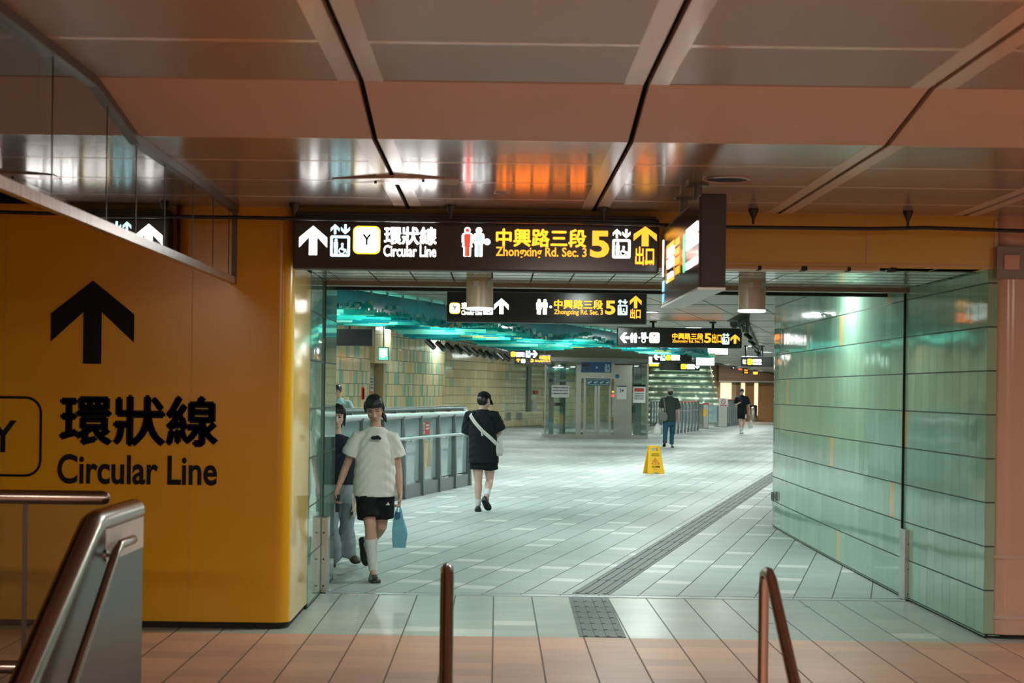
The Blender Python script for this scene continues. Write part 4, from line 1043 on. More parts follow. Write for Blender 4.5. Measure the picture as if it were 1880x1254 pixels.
f.o = Vector((0, -.1025, 0)); f.rect('white_paint', X(1132), ez(732), X(1149.5), ez(707)); f.rect('ink', X(1132), ez(709.5), X(1149.5), ez(707.5), .004); f.text('ink', '24', X(1137), ez(719.5), X(1144.5), ez(713.5), .01, .004)
f.o = Vector((0, -.004, 0)); f.rect('white_paint', X(1012.5), ez(730.5), X(1045), ez(708)); f.rows('ink', X(1014), ez(726), X(1043), ez(710), 3, 8, .004, .3)
f.rect('white_paint', X(1162), ez(738.5), X(1185), ez(706)); f.rect('ink', X(1162), ez(709), X(1185), ez(705), .004); f.rect('red', X(1164.5), ez(718), X(1182.5), ez(711.5), .004); f.rows('ink', X(1165), ez(733), X(1182), ez(719.5), 4, 2, .004, .4)
f.flush(root, {**NAMES, 'blue': 'pictogram_ground', 'blue2': 'blue_plate'})

# ------------------------------------------------------------------ wet floor sign
p = fl(1200, 869.5); root = thing('wet_floor_sign', 'yellow folding wet floor caution sign standing on the hall floor', 'caution sign', (p.x, p.y, 0), .22)
def aboard(s, part):
    H = .56; m = MB(); bw, tw, t = .178, .112, .012
    y = lambda z: s*(.15-(.13)*z/H); zs = [0, .03, .43, .49, H]
    wz = lambda z: bw+(tw-bw)*z/H
    def quad(x0a, x1a, z0, x0b, x1b, z1):
        ya, yb_ = y(z0), y(z1)
        m.add([(x0a, ya-t, z0), (x1a, ya-t, z0), (x1a, ya+t, z0), (x0a, ya+t, z0), (x0b, yb_-t, z1), (x1b, yb_-t, z1), (x1b, yb_+t, z1), (x0b, yb_+t, z1)],
              [(0,3,2,1), (4,5,6,7), (0,1,5,4), (1,2,6,5), (2,3,7,6), (3,0,4,7)])
    quad(-bw, -.07, 0, -wz(.03), -.06, .03); quad(.07, bw, 0, .06, wz(.03), .03)
    quad(-wz(.03), wz(.03), .03, -wz(.46), wz(.46), .46)
    quad(-wz(.46), -.06, .46, -wz(.51), -.06, .51); quad(.06, wz(.46), .46, .06, wz(.51), .51); quad(-wz(.51), wz(.51), .51, -tw, tw, H)
    return m.build(part, M['ycaution'], root, bevel=.003)
aboard(-1, 'front_board'); aboard(1, 'rear_board')
sl = Vector((0, .13, .56)).normalized(); f = Face((0, -.15-.0145, 0), (1, 0, 0), sl)
f.text('ink', 'CAUTION', -.07, .395, .07, .415, .02); f.text('ink', 'WET FLOOR', -.085, .36, .085, .382, .02)
tri = [(-.09, .195), (.09, .195), (0, .335)]; tri2 = [(-.062, .21), (.062, .21), (0, .307)]
f.polys('orange_ink', tri+tri2, [(0, 1, 4, 3), (1, 2, 5, 4), (2, 0, 3, 5)]); f.disc('orange_ink', -.012, .268, .013); f.line('orange_ink', (-.015, .258), (.004, .232), .02); f.line('orange_ink', (0, .234), (.034, .240), .011); f.line('orange_ink', (.004, .232), (.012, .214), .011); f.line('orange_ink', (-.012, .252), (-.036, .242), .008)
f.text('ink', '小心地滑', -.085, .125, .085, .165, .02); f.rows('orange_ink', -.06, .075, .06, .09, 1, 3)
f.flush(root, NAMES)

# ------------------------------------------------------------------ green glass tower far back, striped
root = thing('glass_tower', 'tall curved green glass structure with horizontal bands behind the fare gates', 'artwork', (9.9, 88.0, 0))
def ring(rx, ry, z, n=40): return [Vector((rx*math.cos(2*PI*k/n), ry*math.sin(2*PI*k/n), z)) for k in range(n)]
zs = [i*HALL_T/34 for i in range(35)]; rad = lambda z: 2.05-.42*(z/HALL_Z)**1.6
mbs = [MB(), MB(), MB()]
rr = random.Random(5)
for i, (a, c) in enumerate(zip(zs[:-1], zs[1:])):
    k = 2 if i % 3 == 1 else (0 if i % 2 else 1)
    e = .06 if k == 2 else 0.0
    mbs[k].loft([ring(rad(a)+e, rad(a)*.8+e, a+.012), ring(rad(c)+e, rad(c)*.8+e, c-.012)])
N = NT('tower green glass'); N.set(N.mix(N.noise(2, 3, N.coord()), (.28, .50, .40), (.38, .62, .50)), .12); M['tower_a'] = N.m
N = NT('tower teal glass'); N.set(N.mix(N.noise(2, 3, N.coord()), (.32, .52, .48), (.42, .62, .57)), .15); M['tower_b'] = N.m
mbs[0].build('green_bands', M['tower_a'], root, smooth=True); mbs[1].build('teal_bands', M['tower_b'], root, smooth=True)
N = NT('tower lit bands'); no = N.noise(3.0, 2, N.coord()); N.set((.7, .8, .6), .2); N.b.inputs['Emission Color'].default_value = (.80, 1, .72, 1); N.l(N.math('MULTIPLY', N.math('MAXIMUM', N.math('SUBTRACT', no, .40), 0.0), 4.0), N.b.inputs['Emission Strength']); M['tower_l'] = N.m
mbs[2].build('lit_bands', M['tower_l'], root, smooth=True)

# ------------------------------------------------------------------ fare gates and fences at the far right
def fence(label, a, b_, n, z=1.25, top='red', solid=0):
    root = thing('barrier_fence', label, 'fence', (a.x, a.y, 0)); d = b_-a; L_ = d.length; d.normalize(); nn_ = Vector((-d.y, d.x, 0)); up = Vector((0, 0, 1))
    for i in range(n+1):
        m = MB(); m.obox(d*L_*i/n+up*z/2, d*.035, nn_*.05, up*z/2); m.build('post', M['rail_grey'], root)
    for i in range(n):
        m = MB(); m.obox(d*L_*(i+.5)/n+up*(z*.5+.05), d*(L_/n/2-.045), nn_*.008, up*(z/2-.12)); m.build('glass_pane', M['glass_rail'], root)
    m = MB(); m.obox(d*L_/2+up*(z+.02), d*(L_/2+.04), nn_*.05, up*.03); m.build('top_rail', M['alu'] if top != 'red' else M['red_rail'], root)
    m = MB(); m.obox(d*L_/2+up*(z*.72), d*L_/2, nn_*.025+Vector((0, 0, 0)), up*.03); m.build('mid_rail', M['alu'], root)
    return root
M['red_rail'] = plain('reddish rail', (.50, .14, .10), .4)
fence('steel and glass fence right of the man with the shoulder bag', fl(1238, 797.5), fl(1281, 791), 7)
fence('steel and glass fence with red top by the far walker in black', fl(1334, 784), fl(1357, 780.5), 6, 1.3)
fence('pale fence seen between the lift and the man with the shoulder bag', fl(1195, 783), fl(1214, 781), 4, 1.2, 'alu')
p = fl(1298, 787); root = thing('fare_gate', 'low steel fare gate with yellow label in front of the glass tower', 'fare gate', (p.x, p.y, 0))
m = MB(); m.box((-.20, -.1, 0), (.06, 1.6, 1.15)); m.build('cabinet', M['steel'], root, bevel=.03)
m = MB(); m.box((-.20, -.12, .55), (-.06, -.1, .9)); m.build('yellow_label', M['ycaution'], root)
m = MB(); m.box((-.2, -.13, 1.1), (.06, 0, 1.17)); m.build('red_light_bar', M['red'], root)
m = MB(); m.box((.06, .4, .3), (.5, .46, 1.05)); m.build('flap', M['glass_rail'], root)
p = fl(1327, 784.5); root = thing('fare_gate', 'boxy steel fare gate with round prohibition sign beside the red topped fence', 'fare gate', (p.x, p.y, 0))
m = MB(); m.box((-.25, -.1, 0), (.2, 1.4, 1.05)); m.build('cabinet', M['steel'], root, bevel=.03)
m = MB(); m.box((-.22, -.14, 1.0), (.2, -.1, 1.4)); m.build('sign_board', M['white_paint'], root)
f = Face((0, -.142, 1.2), (1, 0, 0), (0, 0, 1)); f.ring('red', 0, .03, .12, .03); f.line('red', (-.08, .11), (.08, -.05), .03, .003); f.rect('red', -.16, -.17, .16, -.12); f.flush(root, NAMES)
m = MB(); m.box((-.5, .3, .25), (-.25, .36, 1.0)); m.build('flap', M['glass_rail'], root)
p = fl(1382, 774.5); root = thing('litter_bin', 'cylindrical stainless bin behind the far walker in black', 'bin', (p.x, p.y, 0))
m = MB(); m.lathe((0, 0, 0), [(.24, 0), (.25, .02), (.25, .82), (.23, .86)], 28); m.build('body', M['steel'], root, smooth=True)
m = MB(); m.lathe((0, 0, 0), [(.235, .86), (.25, .88), (.25, .93), (.18, .98)], 28); m.build('lid', M['black'], root, smooth=True)

# ------------------------------------------------------------------ shops and back wall
YS = 96.0
b = MB(); b.box((-12, YS, 0), (30, YS+.3, HALL_T)); struct(b.build('wall_back', M['beige']))
b = MB(); p = at(1318, 690, YS-.4); b.box((p.x, YS-.8, 2.35), (24, YS, HALL_T)); struct(b.build('trim_shop_fascia', M['brown']))
b = MB(); b.box((p.x, YS-.84, 2.30), (24, YS-.78, 2.36)); struct(b.build('trim_shop_edge', M['alu']))
for i, (x0, x1) in enumerate(((1323, 1344), (1361, 1368), (1385, 1392))):
    a = at(x0, 700, YS-.05); c = at(x1, 700, YS-.05); b = MB(); b.box((a.x, YS-.05, .35), (c.x, YS-.03, 2.25)); struct(b.build('window_%d' % (i+1), M['glow_warm']))
for i, (x0, x1) in enumerate(((1344, 1352), (1352.5, 1358))):
    a = at(x0, 700, YS-.3); c = at(x1, 700, YS-.3); b = MB(); b.box((a.x, YS-.35, 0), (c.x, YS, 2.35)); struct(b.build('wall_shop_pier', M['brown'] if i else M['beige']))
for x0, x1 in ((1368.5, 1385), (1392.5, 1420)):
    a = at(x0, 700, YS-.2); c = at(x1, 700, YS-.2); b = MB(); b.box((a.x, YS-.22, 0), (c.x, YS-.02, 2.3)); struct(b.build('wall_shop_timber', M['wood']))
p = at(1364, 677, 90); q = at(1373, 686.5, 90)
root, f = signbox('led_sign', 'small amber LED sign before the timber shop front', 90.0, (1364, 676, 1375, 687), .15, chamfer=.01, hangers=(1369.5,), hang_to=HALL_T)
f.rect('glow_amber', *f.b(1366.5, 677.7, 1373, 680.5)); f.rect('glow_amber', *f.b(1366.5, 682.5, 1373, 685.3)); f.flush(root, NAMES)
root, f = signbox('shop_sign', 'small red lit shop sign left of the amber LED sign', 93.0, (1355, 675, 1363, 680), .1, chamfer=.01, hangers=(1359,), hang_to=HALL_T); f.rect('glow_red', *f.b(1356, 676, 1362, 679)); f.flush(root, NAMES)
root, f = signbox('shop_sign', 'orange lit shop sign right of the amber LED sign', 93.0, (1382, 682, 1392, 688), .1, chamfer=.01, hangers=(1387,), hang_to=HALL_T); f.rect('glow_amber', *f.b(1383, 683, 1391, 687)); f.flush(root, NAMES)
root, f = signbox('display_screen', 'white lit board seen between the lift and the left arrow sign', 70.0, (1190, 654, 1211, 673), .1, chamfer=.01, cat='screen', hangers=(1200,), hang_to=HALL_T); f.rect('glow_soft', *f.b(1191, 655, 1200, 661)); f.rect('glow_soft', *f.b(1191, 662, 1210, 668)); f.rect('glow_yellow', *f.b(1192, 669.5, 1209, 672)); f.flush(root, NAMES)

# ------------------------------------------------------------------ track spotlights
def spot(label, group):
    root = thing('track_spotlight', label, 'spotlight', (0, 0, 0), 0, group)
    m = MB(); m.tube([(0, 0, 0), (0, 0, -.10)], .012, 8); m.build('stem', M['black'], root)
    m = MB(); m.tube([(-.07, .05, -.06), (.02, -.02, -.14), (.08, -.07, -.20)], .052, 12); m.build('lamp_head', M['black'], root, smooth=True)
    return root
s0 = None
for i in range(11):
    Y = 30.6+i*1.18; p = at(780, 615, 30.0).lerp(at(935, 632, 43.0), (Y-30.0)/13.0)
    if s0 is None: s0 = spot('black spotlight in the row along the far edge of the glass sculpture', 'spotlights left of the hall'); s0.location = (p.x, Y, 2.60)
    else: dup(s0, (p.x, Y, 2.60))
a = at(780, 615, 30.0); c = at(935, 632, 43.0)
m = MB(); m.tube([(a.x, 30.0, 2.63), (c.x, 43.0, 2.63)], .03, 8)
for t in (0.0, .25, .5, .75, 1.0):
    q = Vector((a.x, 30.0, 0)).lerp(Vector((c.x, 43.0, 0)), t); m.tube([(q.x, q.y, 2.63), (q.x, q.y, HALL_T)], .012, 6)
tag(m.build('spotlight_track', M['black'], smooth=True), 'black lighting track carrying the left row of spotlights', 'lighting track')
s1 = None
for i in range(6):
    Y = 24.7+i*3.6; p = at(1362, 628, 24.0).lerp(at(1396, 641, 44.0), (Y-24.0)/20.0)
    if s1 is None: s1 = spot('pale spotlight in the row along the hall side of the green wall', 'spotlights right of the hall'); s1.location = (p.x, Y, HALL_Z-.097); s1.scale = (.72, .72, .72); [setattr(ch.data, 'name', ch.data.name) for ch in s1.children]
    else: dup(s1, (p.x, Y, HALL_Z-.097))
a = at(1362, 628, 24.0); c = at(1396, 641, 44.0)
m = MB(); m.tube([(a.x, 24.0, HALL_Z-.06), (c.x, 44.0, HALL_Z-.06)], .035, 8)
for t in (0.0, .33, .66, 1.0):
    q = Vector((a.x, 24.0, 0)).lerp(Vector((c.x, 44.0, 0)), t); m.tube([(q.x, q.y, HALL_Z-.06), (q.x, q.y, HALL_Z)], .012, 6)
tag(m.build('spotlight_track', M['black'], smooth=True), 'black lighting track carrying the right row of spotlights', 'lighting track')

# ------------------------------------------------------------------ security camera
Y = 19.0; p = at(1363, 594, Y); root = thing('security_camera', 'grey bullet security camera hanging near the green wall corner', 'camera', (p.x, Y, HALL_Z)); k = Y/F
rel = lambda px, py, dy=0: at(px, py, Y)-root.location+Vector((0, dy, 0))
m = MB(); a, c = rel(1344, 596, -.16), rel(1371, 583, .14); m.tube([a, c], [.055, .055], 18); m.build('housing', M['cctv'], root, smooth=True)
m = MB(); d_ = (c-a).normalized(); m.tube([a-d_*.05+Vector((0, 0, .045)), c+Vector((0, 0, .05))], [(.012, .075), (.012, .075)], 14, flat=(0, 0, 1)); m.build('sun_shield', M['cctv'], root, smooth=True)
m = MB(); m.tube([a-d_*.004, a+d_*.02], .042, 18); m.build('lens', M['black'], root, smooth=True)
m = MB(); q = rel(1364, 610); e = rel(1363, 590, .05); m.tube([e, q, q+Vector((.05, .05, 0)), Vector((q.x+.09, .1, 0))], .022, 10); m.build('bracket', M['cctv'], root, smooth=True)
m = MB(); m.tube([c, c+Vector((.05, .02, -.02)), c+Vector((.06, .02, -.09)), e+Vector((.02, 0, -.03))], .007, 6); m.build('cable', M['black'], root, smooth=True)

# ------------------------------------------------------------------ people
def skin_mat(name, c):
    N = NT(name); no = N.noise(9, 3, N.coord()); N.set(N.mix(no, tuple(q*.9 for q in c), c), .5, 0, .35)
    N.b.inputs['Subsurface Weight'].default_value = .0
    return N.m
def cloth(name, c, rough=.85, scale=260):
    N = NT(name); no = N.noise(5, 4, N.coord()); fine = N.noise(scale, 2, N.coord())
    N.set(N.mix(no, tuple(q*.88 for q in c), c), rough, 0, .2); N.bump(fine, .15, .002); return N.m
def hair_mat(name, c):
    N = NT(name); mp = N.n('ShaderNodeMapping'); N.l(N.coord(), mp.inputs[0]); mp.inputs['Scale'].default_value = (180, 180, 12)
    no = N.noise(1.0, 3, mp.outputs[0]); N.set(N.mix(no, tuple(q*.5 for q in c), c), .38, 0, .5); N.bump(no, .35, .004); return N.m
M['skin'] = skin_mat('warm skin', (.56, .33, .24)); M['skin_pale'] = skin_mat('pale skin', (.66, .42, .34))
M['lips'] = plain('lips', (.42, .13, .11), .4); M['hair'] = hair_mat('black hair', (.016, .014, .016)); M['eye'] = plain('dark eye', (.012, .009, .008), .25)
M['tee_white'] = cloth('white cotton', (.74, .74, .70)); M['tee_black'] = cloth('black cotton', (.014, .017, .021)); M['shorts_black'] = cloth('black shorts cloth', (.011, .012, .015))
M['sock'] = cloth('white sock', (.70, .72, .72)); M['shoe'] = plain('black shoe leather', (.012, .013, .016), .45); M['sole'] = plain('dark sole', (.03, .03, .032), .7)
M['tee_green'] = cloth('dark green cotton', (.035, .048, .042)); M['jeans'] = cloth('blue jeans', (.022, .085, .125)); M['jeans_pale'] = cloth('pale grey jeans', (.30, .36, .39)); M['mint'] = cloth('mint shirt cloth', (.28, .44, .42))
M['bag_blue'] = cloth('pale blue bag', (.15, .40, .50), .7); M['bag_white'] = cloth('white bag', (.70, .70, .66), .7); M['bag_grey'] = cloth('grey bag', (.17, .17, .16), .8); M['pink_cloth'] = cloth('pale pink top', (.62, .40, .38)); M['navy'] = cloth('navy shirt', (.020, .028, .042)); M['capgrey'] = cloth('pale pink cap', (.48, .40, .43)); M['brownshoe'] = plain('brown shoe', (.10, .06, .05), .5)
def organic(mb, name, mat, parent, voxel, it=3, wr=0.0, seed=0, keep_z=None):
    o = mb.build(name, mat, None)
    md = o.modifiers.new('r', 'REMESH'); md.mode = 'VOXEL'; md.voxel_size = voxel; md.use_smooth_shade = True
    sm = o.modifiers.new('s', 'SMOOTH'); sm.factor = .5; sm.iterations = it
    bpy.context.view_layer.update()
    me = bpy.data.meshes.new_from_object(o.evaluated_get(bpy.context.evaluated_depsgraph_get()))
    bpy.data.objects.remove(o)
    if wr:
        r = random.Random(seed); K = [(Vector((r.uniform(-1, 1), r.uniform(-1, 1), r.uniform(-.6, .6))).normalized()*r.uniform(14, 42), r.uniform(0, 6)) for _ in range(7)]
        ns = [v.normal.copy() for v in me.vertices]
        for v, n in zip(me.vertices, ns):
            s = sum(math.sin(k.dot(v.co)+p) for k, p in K)/7
            v.co += n*wr*(s+.4*math.sin(70*v.co.z+9*math.sin(11*v.co.x+seed)+seed))
    for p in me.polygons: p.use_smooth = True
    me.materials.clear(); me.materials.append(mat)
    o = bpy.data.objects.new(name, me); COL.objects.link(o); o.parent = parent; return o
def V(*a): return Vector(a)
def hand(mb, wr, end, palm_n, thumb, curl=.5, s=1.0):
    wr, end = Vector(wr), Vector(end); d = (end-wr).normalized(); n = Vector(palm_n); n = (n-d*n.dot(d)).normalized(); t = d.cross(n)
    if t.dot(Vector(thumb)) < 0: t = -t
    mb.tube([wr-d*.01, wr+d*.03*s, wr+d*.065*s, wr+d*.09*s], [(.027*s, .019*s), (.036*s, .017*s), (.040*s, .015*s), (.037*s, .012*s)], 14, flat=t, round_=True)
    for off, L in ((.029, .068), (.010, .077), (-.010, .071), (-.028, .056)):
        p = wr+d*.083*s+t*off*s; a = curl*.55; pts = [p]; L *= s
        for q in (.45, .32, .23):
            pts.append(pts[-1]+(d*math.cos(a)+n*math.sin(a))*L*q); a += curl*1.1
        mb.tube(pts, [.0090*s, .0086*s, .0080*s, .0068*s], 10, round_=True)
    p = wr+d*.025*s+t*.030*s; e = (d*.72+t*.62+n*.28).normalized(); e2 = (d*.9+t*.15+n*.45).normalized()
    mb.tube([p-e*.01*s, p+e*.030*s, p+e*.030*s+e2*.026*s, p+e*.030*s+e2*.046*s], [.0125*s, .0105*s, .0092*s, .0075*s], 10, round_=True)
def shoe_mesh(mb, heel, toe, up, w=.045, h=.075, sole=False):
    heel, toe, up = Vector(heel), Vector(toe), Vector(up).normalized(); d = toe-heel; L = d.length; d.normalize(); up = (up-d*up.dot(d)).normalized(); sd = d.cross(up)
    st = ((0, .55, .55), (.06, .8, .95), (.25, .88, 1.0), (.42, .86, .85), (.62, 1.0, .68), (.80, .98, .60), (.93, .75, .48), (1.0, .40, .30))
    rings = []
    for t, a, b_ in st:
        hh = h*b_ if not sole else .022; ww = w*a*(1.06 if sole else 1)
        pr = [(-1, 0), (-1, .35), (-.86, .7), (-.5, .94), (0, 1), (.5, .94), (.86, .7), (1, .35), (1, 0), (.5, 0), (0, 0), (-.5, 0)]
        if sole: pr = [(-1, 0), (-1, .5), (-1, 1), (-.5, 1), (0, 1), (.5, 1), (1, 1), (1, .5), (1, 0), (.5, 0), (0, 0), (-.5, 0)]
        rings.append([heel+d*L*t+sd*x*ww+up*(y*hh) for x, y in pr])
    mb.loft(rings)
def head_mesh(mb, C, f, up, s=1.0, jaw=1.0, ears=True):
    f = Vector(f).normalized(); up = Vector(up); up = (up-f*up.dot(f)).normalized(); r = f.cross(up)
    B = (r, f, up); C = Vector(C)
    def e(x, y, z, a, b_, c): mb.ell(C+(r*x+f*y+up*z)*s, (a*s, b_*s, c*s), B, 20, 14)
    e(0, -.008, .022, .074, .093, .088); e(0, .018, -.030, .064, .068, .078); e(0, .034, -.078*jaw, .042, .044, .034); e(0, .05, -.094*jaw, .022, .020, .016)
    e(.034, .056, -.028, .024, .022, .024); e(-.034, .056, -.028, .024, .022, .024); e(0, .072, .026, .048, .016, .012)
    mb.tube([C+(f*.080+up*.012)*s, C+(f*.094-up*.012)*s, C+(f*.106-up*.031)*s], [.007*s, .009*s, .012*s], 10, round_=True)
    e(.012, .090, -.035, .008, .010, .007); e(-.012, .090, -.035, .008, .010, .007); e(0, .078, -.062, .024, .016, .016)
    if ears:
        for q in (-1, 1): e(q*.078, -.008, -.008, .010, .020, .032)
    return B
def face_bits(C, f, up, parent, s=1.0, closed=False):
    f = Vector(f).normalized(); up = Vector(up); up = (up-f*up.dot(f)).normalized(); r = f.cross(up); B = (r, f, up); C = Vector(C)
    P = lambda x, y, z: C+(r*x+f*y+up*z)*s
    m = MB()
    for q in (-1, 1):
        m.tube([P(q*.016, .081, .003), P(q*.030, .081, .004 if closed else .006), P(q*.046, .071, .002)], [.0022*s, .0032*s, .002*s], 8, round_=True)
        if not closed: m.ell(P(q*.031, .076, .001), (.013*s, .006*s, .007*s), B, 12, 8)
    m.build('eyes', M['eye'], parent, smooth=True)
    m = MB()
    for q in (-1, 1): m.tube([P(q*.014, .087, .022), P(q*.032, .085, .027), P(q*.050, .072, .022)], [.0028*s, .0036*s, .002*s], 8, round_=True)
    m.build('eyebrows', M['hair'], parent, smooth=True)
    m = MB(); m.tube([P(-.021, .084, -.063), P(-.008, .094, -.060), P(0, .0945, -.061), P(.008, .094, -.060), P(.021, .084, -.063)], [.003*s, .0055*s, .005*s, .0055*s, .003*s], 10, round_=True)
    m.tube([P(-.016, .086, -.068), P(0, .0935, -.070), P(.016, .086, -.068)], [.003*s, .006*s, .003*s], 10, round_=True); m.build('lips', M['lips'], parent, smooth=True)
def oring(c, sx, a, b_, z, n=20, sq=2.3):
    sx = Vector(sx).normalized(); sy = Vector((-sx.y, sx.x, 0)); out = []
    for k in range(n):
        t = 2*PI*k/n; co, si = math.cos(t), math.sin(t); m = (abs(co)**sq+abs(si)**sq)**(-1/sq)
        out.append(Vector((c[0], c[1], z))+sx*a*co*m+sy*b_*si*m)
    return out
def limb(mb, pts, rs, n=14): mb.tube(pts, rs, n, round_=True)
def leg_pts(h, k, a, s=1.0, fat=1.0):
    h, k, a = Vector(h), Vector(k), Vector(a)
    q = (a-k); bk = q.normalized().cross(Vector((1, 0, 0))); bk = bk if bk.y > 0 else -bk
    return [h, h.lerp(k, .5), k, k.lerp(a, .3), k.lerp(a, .62), a], [.084*s*fat, .070*s*fat, .050*s*fat, .053*s*fat, .041*s*fat, .031*s*fat]
def arm(mb, sh, el, wr, s=1.0, fat=1.0):
    sh, el, wr = Vector(sh), Vector(el), Vector(wr)
    limb(mb, [sh, sh.lerp(el, .5), el, el.lerp(wr, .3), wr], [.042*s*fat, .040*s*fat, .034*s*fat, .034*s*fat, .023*s*fat])

def person(name, label, loc, S, J, head, skin, hair, vox=.008, hands=None, group=None, face=True, closed=False):
    root = thing('person', label, 'person', loc, 0, group)
    b_ = MB(); C, f, up, hs = head
    B = head_mesh(b_, C, f, up, hs)
    nk = Vector(J['neck']); top = Vector(C)-Vector(B[2])*.05*hs-Vector(B[1])*.015*hs
    b_.tube([nk-V(0, 0, .05), nk+(top-nk)*.4, top+(top-nk)*.15], [.056*S, .048*S, .046*S], 16, round_=True)
    sx = Vector(J['shR'])-Vector(J['shL']); sw = sx.length/2; hc = (Vector(J['hipL'])+Vector(J['hipR']))/2; sc_ = (Vector(J['shR'])+Vector(J['shL']))/2
    hx = Vector(J['hipR'])-Vector(J['hipL'])
    R_ = []
    for t, a, d in ((-.16, .12, .09), (0, .155, .115), (.18, .150, .108), (.42, .122, .092), (.66, .140, .106), (.88, sw*.92/S, .098), (1.0, sw*.78/S, .072), (1.06, .070, .046)):
        c = hc.lerp(sc_, t); R_.append(oring(c, hx.lerp(sx, max(0, min(1, t))), a*S, d*S, c.z))
    b_.loft(R_)
    for q in 'LR':
        arm(b_, Vector(J['sh'+q])-V(0, 0, .016), J['el'+q], J['wr'+q], S)
        h = (hands or {}).get(q)
        if h: hand(b_, J['wr'+q], h[0], h[1], h[2], h[3], S)
        p, r = leg_pts(J['hip'+q], J['kn'+q], J['an'+q], S); limb(b_, p, r)
        t = Vector(J['toe'+q]); a_ = Vector(J['an'+q]); limb(b_, [a_, a_.lerp(t, .3)], [.03*S, .024*S])
    organic(b_, 'body', skin, root, vox, 3)
    if face: face_bits(C, f, up, root, hs, closed)
    return root
def tee(root, J, S, mat, hem, name='shirt', loose=1.0, sleeve=.55, flare=1.0, vox=.009, wr=.006, seed=1, sr=(.064, .082)):
    m = MB(); sx = Vector(J['shR'])-Vector(J['shL']); sw = sx.length/2; hc = (Vector(J['hipL'])+Vector(J['hipR']))/2; sc_ = (Vector(J['shR'])+Vector(J['shL']))/2; nk = Vector(J['neck'])
    hx = Vector(J['hipR'])-Vector(J['hipL']); zt = sc_.z
    prof = [(hem, .190*flare, .140*flare), (hem+.12, .186*flare, .140), (hem+.26, .176, .136), (zt-.20, .172, .136), (zt-.09, sw*1.02/S, .122), (zt-.02, sw*.90/S, .100), (zt+.018, sw*.70/S, .080), (zt+(nk.z-zt)*.6, .106, .074), (nk.z+.003, .070, .064)]
    R_ = []
    for z, a, d in prof:
        t = max(-.3, min(1.1, (z-hc.z)/(sc_.z-hc.z))); c = hc.lerp(sc_, t) if z < zt else sc_.lerp(nk, min(1, (z-zt)/max(nk.z-zt, .01)))
        R_.append(oring(c, hx.lerp(sx, max(0, min(1, t))), a*S*loose, d*S*loose, z, 24))
    m.loft(R_)
    for q in 'LR':
        sh, el, wrst = Vector(J['sh'+q]), Vector(J['el'+q]), Vector(J['wr'+q]); inn = sc_.lerp(sh, .55)
        if sleeve <= 1:
            e = sh.lerp(el, sleeve); m.tube([inn, sh-V(0, 0, .006), sh.lerp(e, .5), e], [sr[0]*S*.85, sr[0]*S*.92, (sr[0]+sr[1])/2*S, sr[1]*S], 18)
        else:
            e = el.lerp(wrst, sleeve-1); m.tube([inn, sh, el, e], [sr[0]*S, sr[0]*S, sr[0]*.8*S, sr[0]*.62*S], 16)
    return organic(m, name, mat, root, vox, 2, wr, seed)
def shorts(root, J, S, mat, waist, legz, name='shorts', vox=.009, wide=1.0, seed=2):
    m = MB(); hc = (Vector(J['hipL'])+Vector(J['hipR']))/2; hx = Vector(J['hipR'])-Vector(J['hipL'])
    m.loft([oring(hc, hx, .165*S*wide, .125*S, hc.z-.10*S, 22), oring(hc, hx, .176*S*wide, .132*S, hc.z, 22), oring(hc, hx, .160*S, .122*S, waist, 22)])
    for q in 'LR':
        h, k = Vector(J['hip'+q]), Vector(J['kn'+q]); t = (h.z-legz)/max(h.z-k.z, .01); e = h.lerp(k, t)
        m.tube([h+V(0, 0, .02), h.lerp(e, .5), e], [.096*S*wide, .100*S*wide, .104*S*wide], 20)
    return organic(m, name, mat, root, vox, 2, .004, seed)
def trousers(root, J, S, mat, waist, name='trousers', vox=.010, end=.93, flare=1.0, seed=3):
    m = MB(); hc = (Vector(J['hipL'])+Vector(J['hipR']))/2; hx = Vector(J['hipR'])-Vector(J['hipL'])
    m.loft([oring(hc, hx, .160*S, .122*S, hc.z-.10*S, 22), oring(hc, hx, .172*S, .128*S, hc.z, 22), oring(hc, hx, .150*S, .115*S, waist, 22)])
    for q in 'LR':
        h, k, a = Vector(J['hip'+q]), Vector(J['kn'+q]), Vector(J['an'+q]); e = k.lerp(a, end)
        m.tube([h+V(0, 0, .02), h.lerp(k, .5), k, k.lerp(e, .5), e], [.096*S, .088*S, .070*S, .066*S*flare, .066*S*flare], 18)
    return organic(m, name, mat, root, vox, 2, .006, seed)
def footwear(root, J, S, mat, hgt=.07, solemat='sole', w=.046):
    for q in 'LR':
        hl, t, u = Vector(J['heel'+q]), Vector(J['toe'+q]), Vector(J.get('up'+q, (0, 0, 1)))
        m = MB(); shoe_mesh(m, hl, t, u, w*S, hgt*S); organic(m, 'shoe', mat, root, .008, 2)
        m = MB(); shoe_mesh(m, hl, t, u, w*S, hgt*S, True); m.build('shoe_sole', M[solemat], root, smooth=True)
def sock(root, k, a, f0, f1, r0, r1, mat):
    k, a = Vector(k), Vector(a); m = MB(); m.tube([k.lerp(a, f0), k.lerp(a, (f0+f1)/2), k.lerp(a, f1)], [r0, (r0+r1)/2, r1], 18); return m.build('sock', mat, root, smooth=True)
